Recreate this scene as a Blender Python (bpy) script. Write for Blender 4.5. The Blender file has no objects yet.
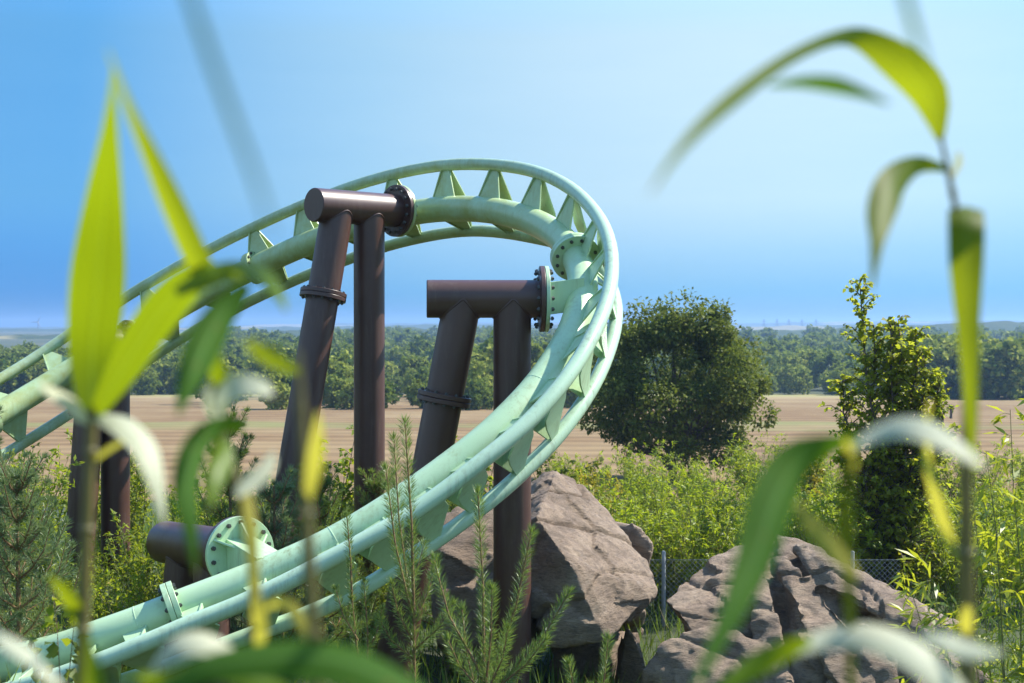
import bpy, bmesh, math, random
import numpy as np
from mathutils import Vector, Matrix, noise

# ------------------------------------------------------------------ camera, sky, sun, exposure
SC = bpy.context.scene
COL = SC.collection
CAMZ = 6.0
F = 1422.0
PITCH = math.radians(-0.544)
cam_d = bpy.data.cameras.new("camera")
cam = bpy.data.objects.new("camera", cam_d)
COL.objects.link(cam)
cam.location = (0, 0, CAMZ)
cam.rotation_euler = (math.pi / 2 + PITCH, 0, 0)
cam_d.sensor_width = 36.0
cam_d.lens = 36.0 * F / 1024.0
cam_d.clip_start = 0.05
cam_d.clip_end = 20000
cam_d.dof.use_dof = True
cam_d.dof.focus_distance = 16.0
cam_d.dof.aperture_fstop = 3.5
SC.camera = cam

SUN_AZ, SUN_EL = math.radians(64), math.radians(48)
world = bpy.data.worlds.new("World")
SC.world = world
world.use_nodes = True
wn = world.node_tree
bg = wn.nodes["Background"]
sky = wn.nodes.new("ShaderNodeTexSky")
sky.sky_type = 'NISHITA'
sky.sun_disc = False
sky.sun_elevation = SUN_EL
sky.sun_rotation = SUN_AZ
sky.altitude = 0
sky.air_density = 1.0
sky.dust_density = 0.0
sky.ozone_density = 6.0
# deepen the blue low down and away from the bright part of the sky; overhead is left bright as added fill
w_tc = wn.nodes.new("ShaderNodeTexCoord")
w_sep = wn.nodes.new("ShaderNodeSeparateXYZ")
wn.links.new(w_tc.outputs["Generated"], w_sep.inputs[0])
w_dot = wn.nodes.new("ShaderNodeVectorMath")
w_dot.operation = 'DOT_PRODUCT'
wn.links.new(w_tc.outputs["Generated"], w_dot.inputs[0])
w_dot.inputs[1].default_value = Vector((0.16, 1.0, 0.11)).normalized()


def w_ramp(src, stops):
    r = wn.nodes.new("ShaderNodeValToRGB")
    while len(r.color_ramp.elements) < len(stops):
        r.color_ramp.elements.new(0.5)
    for e, (p, c) in zip(r.color_ramp.elements, stops):
        e.position = p
        e.color = (*c, 1)
    wn.links.new(src, r.inputs[0])
    return r.outputs[0]


def w_mul(a, b):
    x = wn.nodes.new("ShaderNodeMix")
    x.data_type = 'RGBA'
    x.blend_type = 'MULTIPLY'
    x.inputs[0].default_value = 1.0
    wn.links.new(a, x.inputs[6])
    wn.links.new(b, x.inputs[7])
    return x.outputs[2]


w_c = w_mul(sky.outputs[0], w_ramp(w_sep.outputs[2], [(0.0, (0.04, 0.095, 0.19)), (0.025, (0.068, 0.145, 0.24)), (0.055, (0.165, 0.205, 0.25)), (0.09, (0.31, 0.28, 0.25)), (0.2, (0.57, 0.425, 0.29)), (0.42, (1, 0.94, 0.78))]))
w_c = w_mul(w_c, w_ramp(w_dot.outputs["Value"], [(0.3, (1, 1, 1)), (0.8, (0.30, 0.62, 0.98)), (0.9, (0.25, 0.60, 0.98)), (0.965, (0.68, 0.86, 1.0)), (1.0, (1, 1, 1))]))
# the faintest wisps of high cloud
w_map = wn.nodes.new("ShaderNodeMapping")
w_map.inputs["Scale"].default_value = (1.2, 1.2, 9.0)
w_map.inputs["Rotation"].default_value = (0.0, 0.12, 0.0)
wn.links.new(w_tc.outputs["Generated"], w_map.inputs["Vector"])
w_n = wn.nodes.new("ShaderNodeTexNoise")
w_n.inputs["Scale"].default_value = 3.0
w_n.inputs["Detail"].default_value = 7
w_n.inputs["Roughness"].default_value = 0.6
wn.links.new(w_map.outputs[0], w_n.inputs["Vector"])
w_c = w_mul(w_c, w_ramp(w_n.outputs[0], [(0.35, (0.93, 0.96, 0.98)), (0.75, (1, 1, 1))]))
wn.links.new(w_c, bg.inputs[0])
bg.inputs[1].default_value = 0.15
sun_d = bpy.data.lights.new("sun", 'SUN')
sun_d.energy = 3.0
sun_d.angle = math.radians(0.53)
sun_d.color = (1.0, 0.94, 0.84)
sun = bpy.data.objects.new("sun", sun_d)
COL.objects.link(sun)
sdir = Vector((math.sin(SUN_AZ) * math.cos(SUN_EL), math.cos(SUN_AZ) * math.cos(SUN_EL), math.sin(SUN_EL)))
sun.rotation_euler = sdir.to_track_quat('Z', 'Y').to_euler()
sun.location = (30, 20, 40)
SC.view_settings.view_transform = 'Standard'
SC.view_settings.look = 'None'
SC.view_settings.gamma = 1.0
SC.view_settings.use_curve_mapping = False
SC.view_settings.exposure = 1.8
SC.render.engine = 'CYCLES'
SC.cycles.use_denoising = True
SC.cycles.volume_bounces = 0
SC.cycles.max_bounces = 8
SC.cycles.transparent_max_bounces = 8
SC.cycles.caustics_reflective = False
SC.cycles.caustics_refractive = False

rnd = random.Random(7)
CP, SP = math.cos(PITCH), math.sin(PITCH)


def at(u, v, y):
    """world point at distance y (along +Y) seen in the photograph at u, v"""
    dx, dz = (u - 512) / F, (341.5 - v) / F
    d = Vector((dx, CP - dz * SP, SP + dz * CP))
    d = d / d.y * y
    return Vector((d.x, d.y, d.z + CAMZ))


# ------------------------------------------------------------------ materials
def new_mat(name):
    m = bpy.data.materials.new(name)
    m.use_nodes = True
    nt = m.node_tree
    return m, nt, nt.nodes["Principled BSDF"]


def N(nt, t, **kw):
    n = nt.nodes.new(t)
    for k, v in kw.items():
        setattr(n, k, v)
    return n


def ramp(nt, fac, stops):
    r = N(nt, "ShaderNodeValToRGB")
    cr = r.color_ramp
    while len(cr.elements) < len(stops):
        cr.elements.new(0.5)
    for e, (p, c) in zip(cr.elements, stops):
        e.position = p
        e.color = (c[0], c[1], c[2], 1) if not isinstance(c, (int, float)) else (c, c, c, 1)
    nt.links.new(fac, r.inputs[0])
    return r.outputs[0]


def noise_tex(nt, vec, scale, detail=4, rough=0.55, dist=0.0):
    n = N(nt, "ShaderNodeTexNoise")
    n.inputs["Scale"].default_value = scale
    n.inputs["Detail"].default_value = detail
    n.inputs["Roughness"].default_value = rough
    n.inputs["Distortion"].default_value = dist
    if vec is not None:
        nt.links.new(vec, n.inputs["Vector"])
    return n.outputs[0]


def mixc(nt, fac, a, b, mode='MIX'):
    m = N(nt, "ShaderNodeMix", data_type='RGBA', blend_type=mode)
    if isinstance(fac, (int, float)):
        m.inputs[0].default_value = fac
    else:
        nt.links.new(fac, m.inputs[0])
    for i, v in ((6, a), (7, b)):
        if isinstance(v, tuple):
            m.inputs[i].default_value = (v[0], v[1], v[2], 1)
        else:
            nt.links.new(v, m.inputs[i])
    return m.outputs[2]


def bump(nt, b, h, strength, dist):
    n = N(nt, "ShaderNodeBump")
    n.inputs["Strength"].default_value = strength
    n.inputs["Distance"].default_value = dist
    nt.links.new(h, n.inputs["Height"])
    nt.links.new(n.outputs[0], b.inputs["Normal"])


def obj_coord(nt):
    return N(nt, "ShaderNodeTexCoord").outputs["Object"]


def world_coord(nt):
    return N(nt, "ShaderNodeNewGeometry").outputs["Position"]


def paint_mat(name, col, col2, stain, rough, amount, coat=0.0, algae=None):
    m, nt, b = new_mat(name)
    p = world_coord(nt)
    base = mixc(nt, ramp(nt, noise_tex(nt, p, 1.3, 5, 0.6), [(0.35, 0.0), (0.7, 1.0)]), col, col2)
    # thin runs of dirt down the surface
    mp = N(nt, "ShaderNodeMapping")
    mp.inputs["Scale"].default_value = (16.0, 16.0, 1.6)
    nt.links.new(p, mp.inputs["Vector"])
    n2 = noise_tex(nt, mp.outputs[0], 1.0, 8, 0.7)
    n3 = noise_tex(nt, p, 1.1, 4, 0.6)
    mul = N(nt, "ShaderNodeMath", operation='MULTIPLY')
    nt.links.new(ramp(nt, n2, [(0.48, 0.0), (0.72, 1.0)]), mul.inputs[0])
    nt.links.new(ramp(nt, n3, [(0.40, 0.0), (0.66, amount)]), mul.inputs[1])
    c = mixc(nt, mul.outputs[0], base, stain)
    if algae:
        # a film of algae on the older, far half of the bend
        sx = N(nt, "ShaderNodeSeparateXYZ")
        nt.links.new(p, sx.inputs[0])
        mr = N(nt, "ShaderNodeMapRange")
        mr.inputs[1].default_value = 18.2
        mr.inputs[2].default_value = 20.6
        nt.links.new(sx.outputs[1], mr.inputs[0])
        m2 = N(nt, "ShaderNodeMath", operation='MULTIPLY')
        nt.links.new(mr.outputs[0], m2.inputs[0])
        nt.links.new(ramp(nt, noise_tex(nt, p, 2.6, 7, 0.68), [(0.36, 0.15), (0.66, 0.9)]), m2.inputs[1])
        c = mixc(nt, m2.outputs[0], c, algae)
    # specks
    c = mixc(nt, ramp(nt, noise_tex(nt, p, 42, 3, 0.6), [(0.66, 0.0), (0.74, amount * 0.6)]), c, stain)
    nt.links.new(c, b.inputs["Base Color"])
    nt.links.new(ramp(nt, n3, [(0.3, rough - 0.06), (0.75, rough + 0.14)]), b.inputs["Roughness"])
    b.inputs["Coat Weight"].default_value = coat
    b.inputs["Coat Roughness"].default_value = 0.25
    bump(nt, b, noise_tex(nt, p, 26, 3), 0.07, 0.004)
    return m


M_GREEN = paint_mat("mint_paint", (0.385, 0.55, 0.325), (0.44, 0.60, 0.37), (0.20, 0.20, 0.07), 0.36, 0.8, 0.2, (0.30, 0.34, 0.10))
M_RAIL = paint_mat("rail_paint", (0.39, 0.55, 0.37), (0.45, 0.60, 0.42), (0.16, 0.15, 0.08), 0.3, 0.9, 0.3, (0.28, 0.32, 0.11))
M_BROWN = paint_mat("brown_paint", (0.060, 0.025, 0.017), (0.076, 0.034, 0.023), (0.12, 0.085, 0.06), 0.42, 0.8, 0.08)
M_STEEL = paint_mat("bolt_steel", (0.05, 0.05, 0.045), (0.07, 0.068, 0.06), (0.12, 0.06, 0.03), 0.5, 0.5)
M_GALV = paint_mat("galvanised", (0.22, 0.24, 0.25), (0.28, 0.30, 0.31), (0.2, 0.2, 0.18), 0.5, 0.4)


def leaf_mat(name, c_dark, c_light, trans, t_col, rough=0.5, spec=0.3, dead=None, dead_amt=0.0, nscale=1.1, indiv=1.0):
    m, nt, b = new_mat(name)
    g = N(nt, "ShaderNodeNewGeometry")
    oi = N(nt, "ShaderNodeObjectInfo")
    add = N(nt, "ShaderNodeMath", operation='FRACT')
    a2 = N(nt, "ShaderNodeMath", operation='ADD')
    am = N(nt, "ShaderNodeMath", operation='MULTIPLY')
    nt.links.new(g.outputs["Random Per Island"], am.inputs[0])
    am.inputs[1].default_value = indiv
    nt.links.new(am.outputs[0], a2.inputs[0])
    nt.links.new(oi.outputs["Random"], a2.inputs[1])
    nt.links.new(a2.outputs[0], add.inputs[0])
    n = noise_tex(nt, g.outputs["Position"], nscale, 3)
    a3 = N(nt, "ShaderNodeMath", operation='MULTIPLY_ADD')
    nt.links.new(n, a3.inputs[0])
    a3.inputs[1].default_value = 0.9
    sc_ = N(nt, "ShaderNodeMath", operation='MULTIPLY_ADD')
    nt.links.new(add.outputs[0], sc_.inputs[0])
    sc_.inputs[1].default_value = 0.7
    sc_.inputs[2].default_value = -0.3
    nt.links.new(sc_.outputs[0], a3.inputs[2])
    c = ramp(nt, a3.outputs[0], [(0.15, c_dark), (0.85, c_light)])
    if dead:
        f = ramp(nt, add.outputs[0], [(1 - dead_amt - 0.01, 0.0), (1 - dead_amt, 1.0)])
        c = mixc(nt, f, c, dead)
    nt.links.new(c, b.inputs["Base Color"])
    b.inputs["Roughness"].default_value = rough
    b.inputs["Specular IOR Level"].default_value = spec
    tr = N(nt, "ShaderNodeBsdfTranslucent")
    tc = mixc(nt, 0.55, c, t_col)
    nt.links.new(tc, tr.inputs[0])
    mx = N(nt, "ShaderNodeMixShader")
    mx.inputs[0].default_value = trans
    nt.links.new(b.outputs[0], mx.inputs[1])
    nt.links.new(tr.outputs[0], mx.inputs[2])
    nt.links.new(mx.outputs[0], nt.nodes["Material Output"].inputs[0])
    return m


L_OAK = leaf_mat("oak_leaves", (0.04, 0.068, 0.012), (0.17, 0.19, 0.035), 0.35, (0.20, 0.26, 0.02), rough=0.65, spec=0.12)
L_WOOD = leaf_mat("wood_leaves", (0.055, 0.105, 0.018), (0.34, 0.36, 0.07), 0.35, (0.20, 0.26, 0.03), rough=0.8, spec=0.05, nscale=0.07, indiv=0.25)
L_MAPLE = leaf_mat("slim_tree_leaves", (0.11, 0.15, 0.012), (0.27, 0.30, 0.025), 0.65, (0.50, 0.54, 0.03), dead=(0.22, 0.15, 0.02), dead_amt=0.08)
L_WILLOW = leaf_mat("willow_leaves", (0.13, 0.19, 0.012), (0.26, 0.33, 0.02), 0.5, (0.50, 0.58, 0.015), dead=(0.30, 0.25, 0.03), dead_amt=0.06)
L_BUSH = leaf_mat("bush_leaves", (0.08, 0.13, 0.015), (0.21, 0.27, 0.025), 0.48, (0.46, 0.50, 0.015))
L_BAMBOO = leaf_mat("bamboo_leaves", (0.19, 0.25, 0.02), (0.34, 0.38, 0.04), 0.48, (0.62, 0.62, 0.02), rough=0.3, spec=0.6)
L_YELLOW = leaf_mat("yellow_leaves", (0.22, 0.20, 0.02), (0.36, 0.30, 0.03), 0.42, (0.5, 0.42, 0.03))
L_GRASS = leaf_mat("grass_blades", (0.06, 0.12, 0.02), (0.15, 0.22, 0.035), 0.35, (0.26, 0.36, 0.03), dead=(0.30, 0.25, 0.10), dead_amt=0.1)
L_PINE = leaf_mat("pine_needles", (0.085, 0.14, 0.035), (0.18, 0.26, 0.06), 0.35, (0.30, 0.40, 0.05), rough=0.4, spec=0.5)
L_PINEB = leaf_mat("blue_pine_needles", (0.085, 0.14, 0.06), (0.18, 0.25, 0.10), 0.33, (0.28, 0.36, 0.09), rough=0.4, spec=0.5)


def reed_mat(name, col, t_col, trans, rough=0.42, spec=0.5):
    m, nt, b = new_mat(name)
    tc = N(nt, "ShaderNodeTexCoord")
    sx = N(nt, "ShaderNodeSeparateXYZ")
    nt.links.new(tc.outputs["UV"], sx.inputs[0])
    # veins run along the blade (u across, v along)
    mp = N(nt, "ShaderNodeMapping")
    mp.inputs["Scale"].default_value = (38, 1.2, 1)
    nt.links.new(tc.outputs["UV"], mp.inputs["Vector"])
    v = noise_tex(nt, mp.outputs[0], 1.0, 3)
    big = noise_tex(nt, tc.outputs["Object"], 14, 2)
    dk = tuple(x * 0.6 for x in col)
    c = mixc(nt, ramp(nt, v, [(0.35, 0.0), (0.65, 1.0)]), dk, col)
    c = mixc(nt, ramp(nt, big, [(0.5, 0.0), (0.8, 0.35)]), c, (col[0] * 1.5, col[1] * 1.2, col[2]))
    mid = N(nt, "ShaderNodeMath", operation='PINGPONG')
    nt.links.new(sx.outputs[0], mid.inputs[0])
    mid.inputs[1].default_value = 0.5
    c = mixc(nt, ramp(nt, mid.outputs[0], [(0.44, 0.0), (0.49, 0.6)]), c, tuple(min(1, x * 1.8 + 0.05) for x in col))
    # dry brown tip and a few spots
    tip = ramp(nt, sx.outputs[1], [(0.93, 0.0), (1.0, 0.8)])
    c = mixc(nt, tip, c, (0.22, 0.14, 0.05))
    spots = ramp(nt, noise_tex(nt, tc.outputs["Object"], 90, 2), [(0.68, 0.0), (0.74, 0.7)])
    c = mixc(nt, spots, c, (0.16, 0.10, 0.03))
    nt.links.new(c, b.inputs["Base Color"])
    b.inputs["Roughness"].default_value = rough
    b.inputs["Specular IOR Level"].default_value = spec
    tr = N(nt, "ShaderNodeBsdfTranslucent")
    tcol = mixc(nt, ramp(nt, v, [(0.3, 0.0), (0.7, 1.0)]), tuple(x * 0.62 for x in t_col), t_col)
    nt.links.new(tcol, tr.inputs[0])
    mx = N(nt, "ShaderNodeMixShader")
    mx.inputs[0].default_value = trans
    nt.links.new(b.outputs[0], mx.inputs[1])
    nt.links.new(tr.outputs[0], mx.inputs[2])
    nt.links.new(mx.outputs[0], nt.nodes["Material Output"].inputs[0])
    return m


R_FRESH = reed_mat("reed_fresh", (0.12, 0.20, 0.015), (0.32, 0.41, 0.005), 0.46, spec=0.2)
R_GREEN = reed_mat("reed_green", (0.05, 0.125, 0.018), (0.15, 0.29, 0.01), 0.42, 0.7, spec=0.05)
R_OLIVE = reed_mat("reed_olive", (0.13, 0.18, 0.015), (0.34, 0.40, 0.01), 0.55, 0.55, spec=0.15)
R_YELLOW = reed_mat("reed_yellow", (0.42, 0.37, 0.06), (0.6, 0.55, 0.06), 0.5, 0.6, spec=0.15)
R_SHEEN = reed_mat("reed_sheen_tint", (0.58, 0.60, 0.42), (0.58, 0.6, 0.32), 0.35, rough=0.6, spec=0.2)  # white sunlit sheen of the leaf tops, put into the base colour
R_STEM = reed_mat("reed_stem", (0.20, 0.17, 0.05), (0.22, 0.18, 0.04), 0.15)


def bark_mat(name, a, bcol):
    m, nt, b = new_mat(name)
    p = obj_coord(nt)
    n = noise_tex(nt, p, 9, 6, 0.65)
    nt.links.new(ramp(nt, n, [(0.3, a), (0.7, bcol)]), b.inputs["Base Color"])
    b.inputs["Roughness"].default_value = 0.85
    bump(nt, b, n, 0.5, 0.03)
    return m


M_BARK = bark_mat("bark", (0.045, 0.034, 0.025), (0.13, 0.10, 0.075))
M_TWIG = bark_mat("twig", (0.13, 0.065, 0.03), (0.26, 0.15, 0.07))
M_GSTEM = bark_mat("green_stem", (0.10, 0.11, 0.03), (0.2, 0.19, 0.06))


def rock_mat():
    m, nt, b = new_mat("rock")
    p = world_coord(nt)
    mp = N(nt, "ShaderNodeMapping")
    mp.inputs["Rotation"].default_value = (0.3, -0.7, 0.2)
    mp.inputs["Scale"].default_value = (1.0, 1.0, 3.2)
    nt.links.new(p, mp.inputs["Vector"])
    n1 = noise_tex(nt, mp.outputs[0], 1.1, 7, 0.62, 0.4)
    n2 = noise_tex(nt, p, 7, 8, 0.7)
    n3 = noise_tex(nt, p, 0.6, 3)
    c = ramp(nt, n1, [(0.28, (0.13, 0.088, 0.054)), (0.5, (0.31, 0.222, 0.145)), (0.75, (0.46, 0.355, 0.25))])
    c = mixc(nt, ramp(nt, n3, [(0.4, 0.0), (0.7, 0.5)]), c, (0.32, 0.225, 0.155))
    c = mixc(nt, ramp(nt, n2, [(0.35, 0.5), (0.55, 0.0)]), c, (0.12, 0.085, 0.065))
    c = mixc(nt, ramp(nt, noise_tex(nt, mp.outputs[0], 9, 9, 0.75), [(0.32, 0.7), (0.5, 0.0)]), c, (0.085, 0.064, 0.047))
    c = mixc(nt, ramp(nt, noise_tex(nt, p, 3.1, 8, 0.75), [(0.6, 0.0), (0.7, 0.55)]), c, (0.46, 0.39, 0.31))
    nt.links.new(c, b.inputs["Base Color"])
    b.inputs["Roughness"].default_value = 0.82
    bump(nt, b, noise_tex(nt, mp.outputs[0], 7, 12, 0.78), 1.0, 0.09)
    return m


M_ROCK = rock_mat()


def ground_mat():
    m, nt, b = new_mat("ground_cover")
    p = world_coord(nt)
    n = noise_tex(nt, p, 0.7, 8, 0.65)
    n2 = noise_tex(nt, p, 0.01, 4)
    c = ramp(nt, n, [(0.3, (0.02, 0.024, 0.01)), (0.5, (0.035, 0.05, 0.014)), (0.75, (0.06, 0.075, 0.025))])
    c = mixc(nt, ramp(nt, n2, [(0.45, 0.0), (0.6, 0.6)]), c, (0.14, 0.12, 0.05))
    nt.links.new(c, b.inputs["Base Color"])
    b.inputs["Roughness"].default_value = 0.95
    bump(nt, b, n, 0.6, 0.1)
    return m


def field_mat(name, soil_a, soil_b, strips, rot):
    m, nt, b = new_mat(name)
    p = world_coord(nt)
    n = noise_tex(nt, p, 0.35, 7, 0.7)
    c = mixc(nt, ramp(nt, n, [(0.3, 0.0), (0.7, 1.0)]), soil_a, soil_b)
    mp = N(nt, "ShaderNodeMapping")
    mp.inputs["Rotation"].default_value = (0, 0, rot)
    nt.links.new(p, mp.inputs["Vector"])
    w = N(nt, "ShaderNodeTexWave", bands_direction='Y')
    w.inputs["Scale"].default_value = 0.055
    w.inputs["Distortion"].default_value = 9.0
    w.inputs["Detail"].default_value = 3
    w.inputs["Detail Scale"].default_value = 0.25
    nt.links.new(mp.outputs[0], w.inputs["Vector"])
    c = mixc(nt, ramp(nt, w.outputs[1], [(0.3, 0.0), (0.85, 0.6)]), c, tuple(x * 0.62 for x in soil_a))
    c = mixc(nt, ramp(nt, noise_tex(nt, p, 0.045, 6, 0.65), [(0.42, 0.0), (0.7, 0.6)]), c, (0.28, 0.215, 0.115))
    # stubble and weed bands by distance
    sx = N(nt, "ShaderNodeSeparateXYZ")
    nt.links.new(mp.outputs[0], sx.inputs[0])
    wob = N(nt, "ShaderNodeMath", operation='MULTIPLY_ADD')
    nt.links.new(noise_tex(nt, p, 0.05, 5, 0.6), wob.inputs[0])
    wob.inputs[1].default_value = 26.0
    nt.links.new(sx.outputs[1], wob.inputs[2])
    for y0, y1, amt, col in strips:
        mr = N(nt, "ShaderNodeMapRange")
        mr.inputs[1].default_value = y0 + 13
        mr.inputs[2].default_value = y1 + 13
        nt.links.new(wob.outputs[0], mr.inputs[0])
        k0 = ramp(nt, mr.outputs[0], [(0.0, 0.0), (0.2, amt), (0.8, amt), (1.0, 0.0)])
        km = N(nt, "ShaderNodeMath", operation='MULTIPLY')
        nt.links.new(k0, km.inputs[0])
        nt.links.new(ramp(nt, noise_tex(nt, p, 0.02, 5, 0.65), [(0.4, 0.15), (0.6, 1.0)]), km.inputs[1])
        k = km.outputs[0]
        c = mixc(nt, k, c, col)
    nt.links.new(c, b.inputs["Base Color"])
    b.inputs["Roughness"].default_value = 1.0
    b.inputs["Specular IOR Level"].default_value = 0.1
    bump(nt, b, n, 0.5, 0.15)
    return m


M_GROUND = ground_mat()
M_FIELD = field_mat("ploughed_soil", (0.155, 0.095, 0.048), (0.225, 0.155, 0.077),
                    [(112, 130, 0.9, (0.15, 0.17, 0.06)), (195, 420, 0.7, (0.29, 0.23, 0.12)), (255, 420, 0.85, (0.24, 0.25, 0.09))], 0.03)


def hill_mat():
    m, nt, b = new_mat("wooded_hills")
    p = world_coord(nt)
    n = noise_tex(nt, p, 0.05, 6, 0.7)
    c = ramp(nt, n, [(0.3, (0.028, 0.045, 0.018)), (0.7, (0.07, 0.09, 0.03))])
    n2 = noise_tex(nt, p, 0.0022, 3)
    c = mixc(nt, ramp(nt, n2, [(0.56, 0.0), (0.58, 0.8)]), c, (0.26, 0.22, 0.11))
    nt.links.new(c, b.inputs["Base Color"])
    b.inputs["Roughness"].default_value = 1.0
    b.inputs["Specular IOR Level"].default_value = 0.1
    bump(nt, b, n, 1.0, 6)
    return m


M_HILL = hill_mat()
m_, nt_, b_ = new_mat("turbine_white")
nt_.links.new(ramp(nt_, noise_tex(nt_, obj_coord(nt_), 0.2), [(0.3, (0.16, 0.17, 0.18)), (0.7, (0.22, 0.23, 0.24))]), b_.inputs["Base Color"])
M_WHITE = m_
M_POST = bark_mat("weathered_wood", (0.05, 0.04, 0.03), (0.10, 0.08, 0.06))


# ------------------------------------------------------------------ mesh helpers
class MB:
    def __init__(s):
        s.v, s.f, s.uv = [], [], None

    def add(s, V, Fs):
        o = len(s.v)
        s.v += [tuple(p) for p in V]
        s.f += [tuple(i + o for i in f) for f in Fs]

    def box(s, c, ax, ay, az):
        """c centre, ax ay az half axes"""
        V = [c + ax * i + ay * j + az * k for i in (-1, 1) for j in (-1, 1) for k in (-1, 1)]
        s.add(V, [(0, 1, 3, 2), (4, 6, 7, 5), (0, 4, 5, 1), (2, 3, 7, 6), (0, 2, 6, 4), (1, 5, 7, 3)])

    def tube(s, pts, rad, seg=10, caps=True):
        n = len(pts)
        pts = [Vector(p) for p in pts]
        R = rad if isinstance(rad, (list, tuple)) else [rad] * n
        T = [(pts[min(i + 1, n - 1)] - pts[max(i - 1, 0)]).normalized() for i in range(n)]
        u = T[0].orthogonal().normalized()
        V, Fs = [], []
        for i in range(n):
            u = (u - T[i] * u.dot(T[i]))
            u = u.normalized() if u.length > 1e-6 else T[i].orthogonal().normalized()
            w = T[i].cross(u)
            for k in range(seg):
                a = 2 * math.pi * k / seg
                V.append(pts[i] + (u * math.cos(a) + w * math.sin(a)) * R[i])
        for i in range(n - 1):
            for k in range(seg):
                a, b = i * seg + k, i * seg + (k + 1) % seg
                Fs.append((a, b, b + seg, a + seg))
        if caps:
            Fs.append(tuple(range(seg))[::-1])
            Fs.append(tuple(range((n - 1) * seg, n * seg)))
        s.add(V, Fs)

    def build(s, name, mat, parent=None, smooth=True, bevel=0.0, sharp=40):
        me = bpy.data.meshes.new(name)
        off = Vector((0, 0, 0))
        if parent is not None:
            off = root_loc(parent)
        me.from_pydata([(p[0] - off.x, p[1] - off.y, p[2] - off.z) for p in s.v], [], s.f)
        me.materials.append(mat)
        if smooth:
            me.shade_smooth()
            me.set_sharp_from_angle(angle=math.radians(sharp))
        o = bpy.data.objects.new(name, me)
        COL.objects.link(o)
        o.parent = parent
        if bevel:
            md = o.modifiers.new("bevel", 'BEVEL')
            md.width = bevel
            md.segments = 2
            md.limit_method = 'ANGLE'
        return o


def root_loc(o):
    l = Vector(o.location)
    while o.parent:
        o = o.parent
        l += Vector(o.location)
    return l


def np_mesh(name, V, Fq, mat, parent=None, uv=None, smooth=False):
    """V (n,3) array, Fq (m,4) quads"""
    me = bpy.data.meshes.new(name)
    V = np.asarray(V, dtype=np.float32)
    Fq = np.asarray(Fq, dtype=np.int32)
    me.vertices.add(len(V))
    me.vertices.foreach_set("co", V.ravel())
    me.loops.add(Fq.size)
    me.loops.foreach_set("vertex_index", Fq.ravel())
    me.polygons.add(len(Fq))
    me.polygons.foreach_set("loop_start", np.arange(0, Fq.size, 4, dtype=np.int32))
    if uv is not None:
        l = me.uv_layers.new(name="UVMap")
        l.data.foreach_set("uv", np.asarray(uv, np.float32)[Fq.ravel()].ravel())
    me.update(calc_edges=True)
    me.validate()
    me.materials.append(mat)
    if smooth:
        me.shade_smooth()
    o = bpy.data.objects.new(name, me)
    COL.objects.link(o)
    o.parent = parent
    return o


def tag(o, label=None, cat=None, group=None, kind=None):
    if label:
        o["label"] = label
    if cat:
        o["category"] = cat
    if group:
        o["group"] = group
    if kind:
        o["kind"] = kind
    return o


def thing(name, label, cat, loc=(0, 0, 0), group=None):
    o = bpy.data.objects.new(name, None)
    o.empty_display_size = 0.2
    COL.objects.link(o)
    o.location = loc
    return tag(o, label, cat, group)


def copy_tree(o, parent=None):
    c = o.copy()
    COL.objects.link(c)
    c.parent = parent
    for ch in list(o.children):
        copy_tree(ch, c)
    return c


def unit(A):
    return A / (np.linalg.norm(A, axis=-1, keepdims=True) + 1e-9)


def leaf_cloud(C, D, Nn, L, W, fold=0.15):
    """n four-cornered leaves: C base, D direction, Nn up; returns V, F"""
    n = len(C)
    D = unit(D)
    S = unit(np.cross(D, Nn))
    U = np.cross(S, D)
    L = np.broadcast_to(np.asarray(L, float), (n,))[:, None]
    W = np.broadcast_to(np.asarray(W, float), (n,))[:, None]
    mid = C + D * L * 0.45
    a = mid + S * W * 0.5 + U * W * fold
    b = mid - S * W * 0.5 + U * W * fold
    t = C + D * L - U * L * 0.08
    V = np.stack([C, a, t, b], 1).reshape(-1, 3)
    Fq = np.arange(n * 4).reshape(n, 4)
    return V, Fq


# ------------------------------------------------------------------ terrain
def G(x, y):
    """ground height (world z), numpy friendly"""
    x = np.asarray(x, float)
    y = np.asarray(y, float)
    z = np.interp(y, [-60, 3.0, 10, 14, 24, 45, 300, 1000, 2600, 6500], [4.4, 4.4, 1.7, 1.3, 1.15, 0.0, -8.0, -3.0, 0.0, 4.0])
    left = np.clip((-x - 1.5) / 4, 0, 1) * np.clip((y - 9) / 5, 0, 1) * np.clip((32 - y) / 10, 0, 1)
    z = z + left * 0.9
    z = z + 0.12 * np.sin(x * 0.9 + y * 0.5) * np.clip((60 - y) / 30, 0, 1) * np.clip((y - 3) / 5, 0, 1)
    return z


def sheet(name, xs, ys, dz, mat):
    X, Y = np.meshgrid(xs, ys)
    Z = G(X, Y) + dz
    V = np.stack([X, Y, Z], -1).reshape(-1, 3)
    nx, ny = len(xs), len(ys)
    i = np.arange(nx * ny).reshape(ny, nx)
    Fq = np.stack([i[:-1, :-1], i[:-1, 1:], i[1:, 1:], i[1:, :-1]], -1).reshape(-1, 4)
    return np_mesh(name, V, Fq, mat, smooth=True)


xs = np.unique(np.concatenate([np.arange(-40, 40.1, 1.0), np.arange(-300, 301, 20), np.array([-4000, -2400, -1200, -600, 600, 1200, 2400, 4000])]))
ys = np.unique(np.concatenate([np.arange(-60, 60.1, 1.0), np.arange(60, 301, 10), np.arange(300, 1001, 50), np.array([1500, 2600, 4000, 6500])]))
tag(sheet("ground", xs, ys, 0, M_GROUND), kind="structure")
fx = np.arange(-300, 301, 20.0)
fy = np.concatenate([np.arange(50, 60, 1.0), np.arange(60, 301, 10.0)])
tag(sheet("field", fx, fy, 0.06, M_FIELD), kind="structure")


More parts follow.
